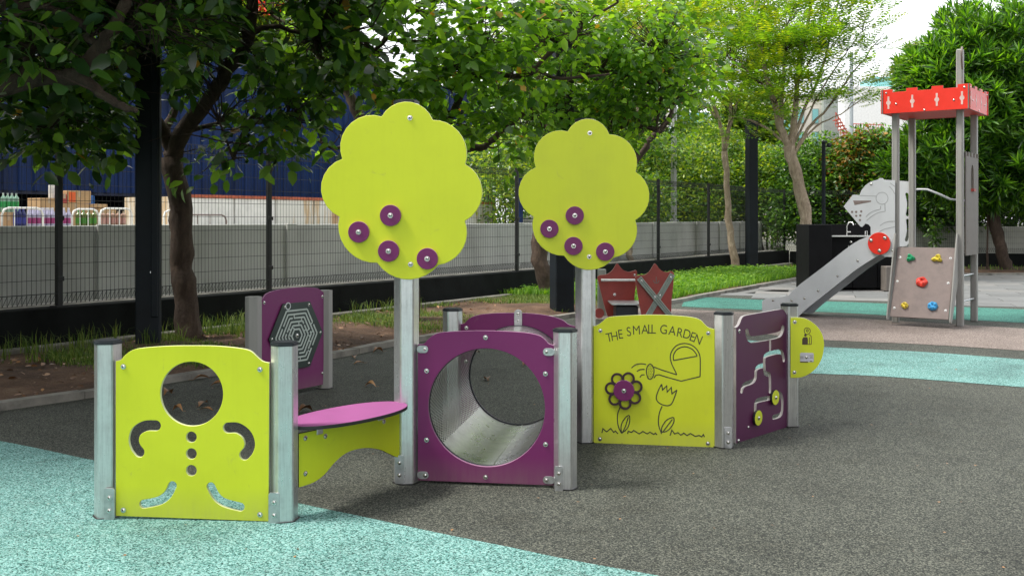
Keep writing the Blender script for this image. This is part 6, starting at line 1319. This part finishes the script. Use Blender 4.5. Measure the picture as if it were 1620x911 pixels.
shrub('leafy light green shrub behind the pale lamp column', [WB(1095, 270, 2.8, 1.3, 1.0, .9), WB(1090, 330, 2.6, 1.2, .9, .8), WB(1130, 235, 3, 1.0, .9, .8)], 560, .12, 'leaf_light', 'leaf_hedge', .42)
shrub('dark mixed shrub behind the slender pale-barked tree', [WB(1150, 320, 2.4, 1.4, 1.0, 1.0), WB(1170, 260, 2.8, 1.3, 1, .8)], 520, .12, 'leaf_hedge', 'leaf_light', .35)
qd = 33.0
shrub('yellow-green shrub left of the multi-stemmed tree', [B(1215, 270, qd, 1.4, 1.0, .8), B(1200, 330, qd, 1.5, 1.0, 1.0), B(1235, 320, qd-.5, 1.1, .9, 1.2)], 560, .13, 'leaf_light', 'leaf_hedge', .5)
shrub('deep green hedge tree behind the camera post', [B(1295, 300, 31.5, 1.5, 1.0, 1.3), B(1290, 250, 32, 1.3, 1.0, .7), B(1270, 340, 31, 1.2, .9, .8), B(1330, 320, 31, 1.1, .9, 1.1)], 900, .13, 'leaf_hedge', 'leaf_big', .3)
shrub('dark tree with bronze tips left of the tower', [B(1365, 280, 31, 1.3, 1.0, 1.4), B(1375, 235, 31, .9, .8, .55), B(1345, 255, 31.3, .8, .8, .5)], 760, .13, 'leaf_hedge', 'leaf_red', .38)
shrub('dark leafy hedge between the tower posts', [B(1440, 300, 30.3, 1.6, 1.0, 1.3), B(1410, 240, 30.8, 1.2, .9, .7), B(1480, 320, 30, 1.3, .9, 1.0)], 900, .13, 'leaf_hedge', 'leaf_gloss', .3)
shrub('dark hedge behind the right end of the fence', [B(1570, 310, 30, 1.8, .8, 1.3), B(1650, 300, 29.6, 1.8, .8, 1.4), B(1520, 330, 30, 1.0, .8, .8)], 900, .13, 'leaf_hedge', 'leaf_big', .2)
shrub('sprawling pale treetop far behind the trees in the middle', [B(860, 140, 38, 4.2, 2, 2.2), B(1000, 160, 38, 3.2, 2, 1.9), B(930, 260, 38, 3.0, 2, 2.4)], 1100, .24, 'leaf_light', 'leaf_hedge', .45, 'background_tree', 'tree', group='trees far behind')
shrub('wide sunlit treetop behind the warehouse roof', [B(150, 60, 34, 4.0, 2, 2.0), B(330, 70, 34, 3.4, 2, 1.8), B(20, 90, 34, 3.0, 2, 2.0)], 1300, .24, 'leaf_light', 'leaf_big', .5, 'background_tree', 'tree', group='trees far behind')
shrub('flame tree with red flowers above the warehouse roof', [B(425, 60, 33, 2.2, 1.6, 1.6), B(480, 90, 33, 1.8, 1.4, 1.1)], 560, .22, 'leaf_light', 'leaf_big', .4, 'background_tree', 'tree', group='trees far behind')
fl = bpy.data.objects['background_tree.002']; cl = blob_points([B(418, 8, 31.5, .7, .3, .28), B(462, 12, 31.5, .4, .3, .25), B(398, 2, 31.5, .4, .3, .2)], 22); pos, Rm, sc = leafcloud(cl, 12, .10, .16, DIA); add_leaves(fl, pos, Rm, sc, DIA, MAT['flower'], 0, 'flowers')
shrub('hazy green tree right of the teal building', [B(1160, 250, 60, 4.0, 2, 2.6), B(1190, 180, 60, 2.5, 2, 1.6)], 700, .34, 'leaf_light', 'leaf_hedge', .4, 'background_tree', 'tree', group='trees far behind')
shrub('green tree crown behind the lamp column and teal building', [B(1050, 290, 55, 3.6, 2, 1.8), B(1110, 290, 55, 2.4, 2, 2)], 500, .32, 'leaf_light', 'leaf_hedge', .4, 'background_tree', 'tree', group='trees far behind')
shrub('tall dark green shrub beyond the wall between the two tree boards', [WB(815, 320, 5.5, 1.3, .9, .9), WB(800, 240, 6, 1.5, 1, .9), WB(850, 270, 6, 1.5, 1, 1.1)], 420, .13, 'leaf_hedge', 'leaf_light', .45)
shrub('dense hedge mass beyond the wall behind the middle posts', [WB(960, 310, 5.5, 1.8, 1, 1.1), WB(1060, 320, 5.5, 2, 1, 1.1), WB(1130, 300, 5.5, 2, 1, 1.3), WB(1010, 250, 6, 2, 1, .9)], 800, .15, 'leaf_hedge', 'leaf_light', .25)
# ivy on the wall near the corner
iv = thing('climbing_plant', W(SC-.4, .2), 'dark climbing plant at the far corner of the fence', 'plant'); cl = blob_points([(W(SC-.2, .2).x, W(SC-.2, .2).y, .95, .22, .22, .75)], 70); pos, Rm, sc = leafcloud(cl, 10, .08, .09, DIA); add_leaves(iv, pos, Rm, sc, DIA, MAT['leaf_hedge'], 0, 'leaves'); limb(iv, 'stem', [W(SC-.3, .15, 0), W(SC-.2, .15, .8), W(SC-.2, .2, 1.6)], .02, .008, MAT['bark'], 6, .02)
iv2 = thing('climbing_plant', W2(4.2, .1, 0), 'climbing plant on the fence seen between the tower posts', 'plant'); q_ = P(1477, 375, 28.9); cl = blob_points([(q_.x, q_.y, 1.0, .14, .15, .6)], 46); pos, Rm, sc = leafcloud(cl, 10, .07, .09, DIA); add_leaves(iv2, pos, Rm, sc, DIA, MAT['leaf_hedge'], 0, 'leaves'); limb(iv2, 'stem', [(q_.x, q_.y, .4), (q_.x+.05, q_.y, 1.0), (q_.x, q_.y, 1.5)], .015, .006, MAT['bark'], 6, .02)
# ---------- grass
def blades(name, pts, h, wd, mat, label=None, lean=.35):
    n = len(pts); th = RNG.random(n)*2*np.pi; ln = RNG.random(n)*lean*2; hh = h*RNG.uniform(.4, 1.2, n); dx = np.cos(th); dy = np.sin(th); w2 = wd*RNG.uniform(.6, 1.2, n)
    px_, py_ = -dy*w2/2, dx*w2/2; Z = pts[:, 2]; V = np.zeros((n, 5, 3)); 
    V[:, 0] = np.stack([pts[:, 0]-px_, pts[:, 1]-py_, Z], 1); V[:, 1] = np.stack([pts[:, 0]+px_, pts[:, 1]+py_, Z], 1)
    m = np.stack([pts[:, 0]+dx*ln*hh*.35, pts[:, 1]+dy*ln*hh*.35, Z+hh*.62], 1); q = np.stack([px_, py_, np.zeros(n)], 1)*.8
    V[:, 2] = m-q; V[:, 3] = m+q; V[:, 4] = np.stack([pts[:, 0]+dx*ln*hh, pts[:, 1]+dy*ln*hh, Z+hh*(1-.3*ln)], 1)
    F = np.array([(0, 1, 3), (0, 3, 2), (2, 3, 4)])[None]+np.arange(n)[:, None, None]*5
    o = link(name, fastmesh(V.reshape(-1, 3), F.reshape(-1, 3), 3), mat, kind='stuff'); tag(o, label, 'grass' if label else None); return o
klx = np.array([(p.x, p.y) for p in kl]); frx = np.array([(p.x, p.y) for p in far])
def bedpts(n, i0, i1, t0=.03, t1=.98, f=None):
    u_ = i0+(i1-i0)*RNG.random(n); t_ = t0+(t1-t0)*RNG.random(n); i = np.minimum(u_.astype(int), len(klx)-2); fr_ = (u_-i)[:, None]
    a = klx[i]*(1-fr_)+klx[i+1]*fr_; b = frx[i]*(1-fr_)+frx[i+1]*fr_; p = a*(1-t_[:, None])+b*t_[:, None]
    z = .04+.05*np.sin(np.pi*t_)
    return np.stack([p[:, 0], p[:, 1], z], 1), t_
def kidx(px):        # kerb index where the kerb passes this picture column
    xs = 810+FPX*klx[:, 0]/klx[:, 1]; return float(np.interp(px, xs[:len(xs)], np.arange(len(xs))))
pts, _ = bedpts(50000, kidx(1015), kidx(1330), .04, .97); blades('lush_grass', pts, .15, .016, MAT['grass_light'], 'bright green grass and ground cover filling the right part of the bed')
pts2, _ = bedpts(9000, kidx(1035), kidx(1320), .08, .97); 
th = RNG.random(len(pts2))*6.28; dd = np.stack([np.cos(th), np.sin(th), np.full(len(th), .1)], 1); V, F = scatter(DIA[0], DIA[1], pts2+np.array([0, 0, .12])+RNG.normal(size=pts2.shape)*np.array([.0, .0, .03]), frames(dd, np.tile([0, 0, 1.0], (len(th), 1))+RNG.normal(size=(len(th), 3))*.4), .07*RNG.uniform(.6, 1.3, len(th))); o = link('ground_cover', fastmesh(V, F, 3), MAT['grass_light'], kind='stuff'); tag(o, 'small round-leaved ground cover among the bright grass', 'ground cover')
def patchy(n, i0, i1, thr, t0=.05, t1=.97):
    p, t_ = bedpts(n, i0, i1, t0, t1); k = np.sin(p[:, 0]*1.9+p[:, 1]*.8)+np.sin(p[:, 0]*.7-p[:, 1]*2.3+1)+.6*np.sin(p[:, 0]*5.1+p[:, 1]*3.7)+.5*t_+RNG.normal(size=len(p))*.35; return p[k > thr]
blades('patchy_grass', patchy(68000, kidx(-200), kidx(1030), .55), .075, .008, MAT['grass_dry'], 'thin patchy grass on the brown soil under the trees', .6)
tf_ = bedpts(70, kidx(-150), kidx(900), .55, .97)[0]; big = np.repeat(tf_, 28, 0)+RNG.normal(size=(70*28, 3))*np.array([.05, .05, 0]); blades('grass_tufts', big, .24, .008, MAT['grass_dry'], 'taller grass tufts along the foot of the black wall', .5)
pts, _ = bedpts(2200, kidx(1380), kidx(1900), .15, .9); blades('corner_grass', pts, .12, .014, MAT['grass_light'], 'low grass along the fence behind the slide tower')
# leaf litter on the soil: too small and many to count
pl_, _ = bedpts(650, kidx(-200), kidx(960), .03, .97); th = RNG.random(len(pl_))*6.28; dd = np.stack([np.cos(th), np.sin(th), RNG.normal(size=len(th))*.2], 1)
V, F = scatter(LT8[0], LT8[1], pl_+np.array([0, 0, .022]), frames(dd, np.tile([0, 0, 1.0], (len(th), 1))+RNG.normal(size=(len(th), 3))*.3), .055*RNG.uniform(.5, 1.4, len(th))); o = link('leaf_litter', fastmesh(V, F, 3), MAT['leaf_dry'], kind='stuff'); tag(o, 'dry brown leaf litter scattered over the bed soil', 'leaf litter')
pl_, _ = bedpts(260, kidx(1300), kidx(1900), .1, .9); th = RNG.random(len(pl_))*6.28; dd = np.stack([np.cos(th), np.sin(th), RNG.normal(size=len(th))*.2], 1)
V, F = scatter(LT8[0], LT8[1], pl_+np.array([0, 0, .03]), frames(dd, np.tile([0, 0, 1.0], (len(th), 1))), .09*RNG.uniform(.5, 1.4, len(th))); o = link('leaf_litter', fastmesh(V, F, 3), MAT['leaf_dry'], kind='stuff'); tag(o, 'dry reddish leaf litter at the foot of the glossy tree', 'leaf litter')

# bits of bark, grit and leaf crumbs blown onto the rubber
nb = 420; X_ = RNG.uniform(-4.5, 7, nb); Y_ = 4+RNG.random(nb)**1.3*9; kk = np.abs(X_)/Y_ < .6; X_, Y_ = X_[kk], Y_[kk]; th = RNG.random(len(X_))*6.28
pp = np.stack([X_, Y_, np.full(len(X_), .008)], 1); dd = np.stack([np.cos(th), np.sin(th), np.zeros(len(th))], 1)
ok = np.array([(Vector((a, b))-Vector((0, 0))).length > 0 and b < 10.5+.35*a for a, b in zip(X_, Y_)]); pp, dd = pp[ok], dd[ok]
V, F = scatter(DIA[0], DIA[1], pp, frames(dd, np.tile([0, 0, 1.0], (len(pp), 1))+RNG.normal(size=pp.shape)*.25), .018*RNG.uniform(.4, 1.5, len(pp))); o = link('debris', fastmesh(V, F, 3), MAT['leaf_dry'], kind='stuff'); tag(o, 'scattered crumbs of bark and leaf on the rubber floor', 'debris')
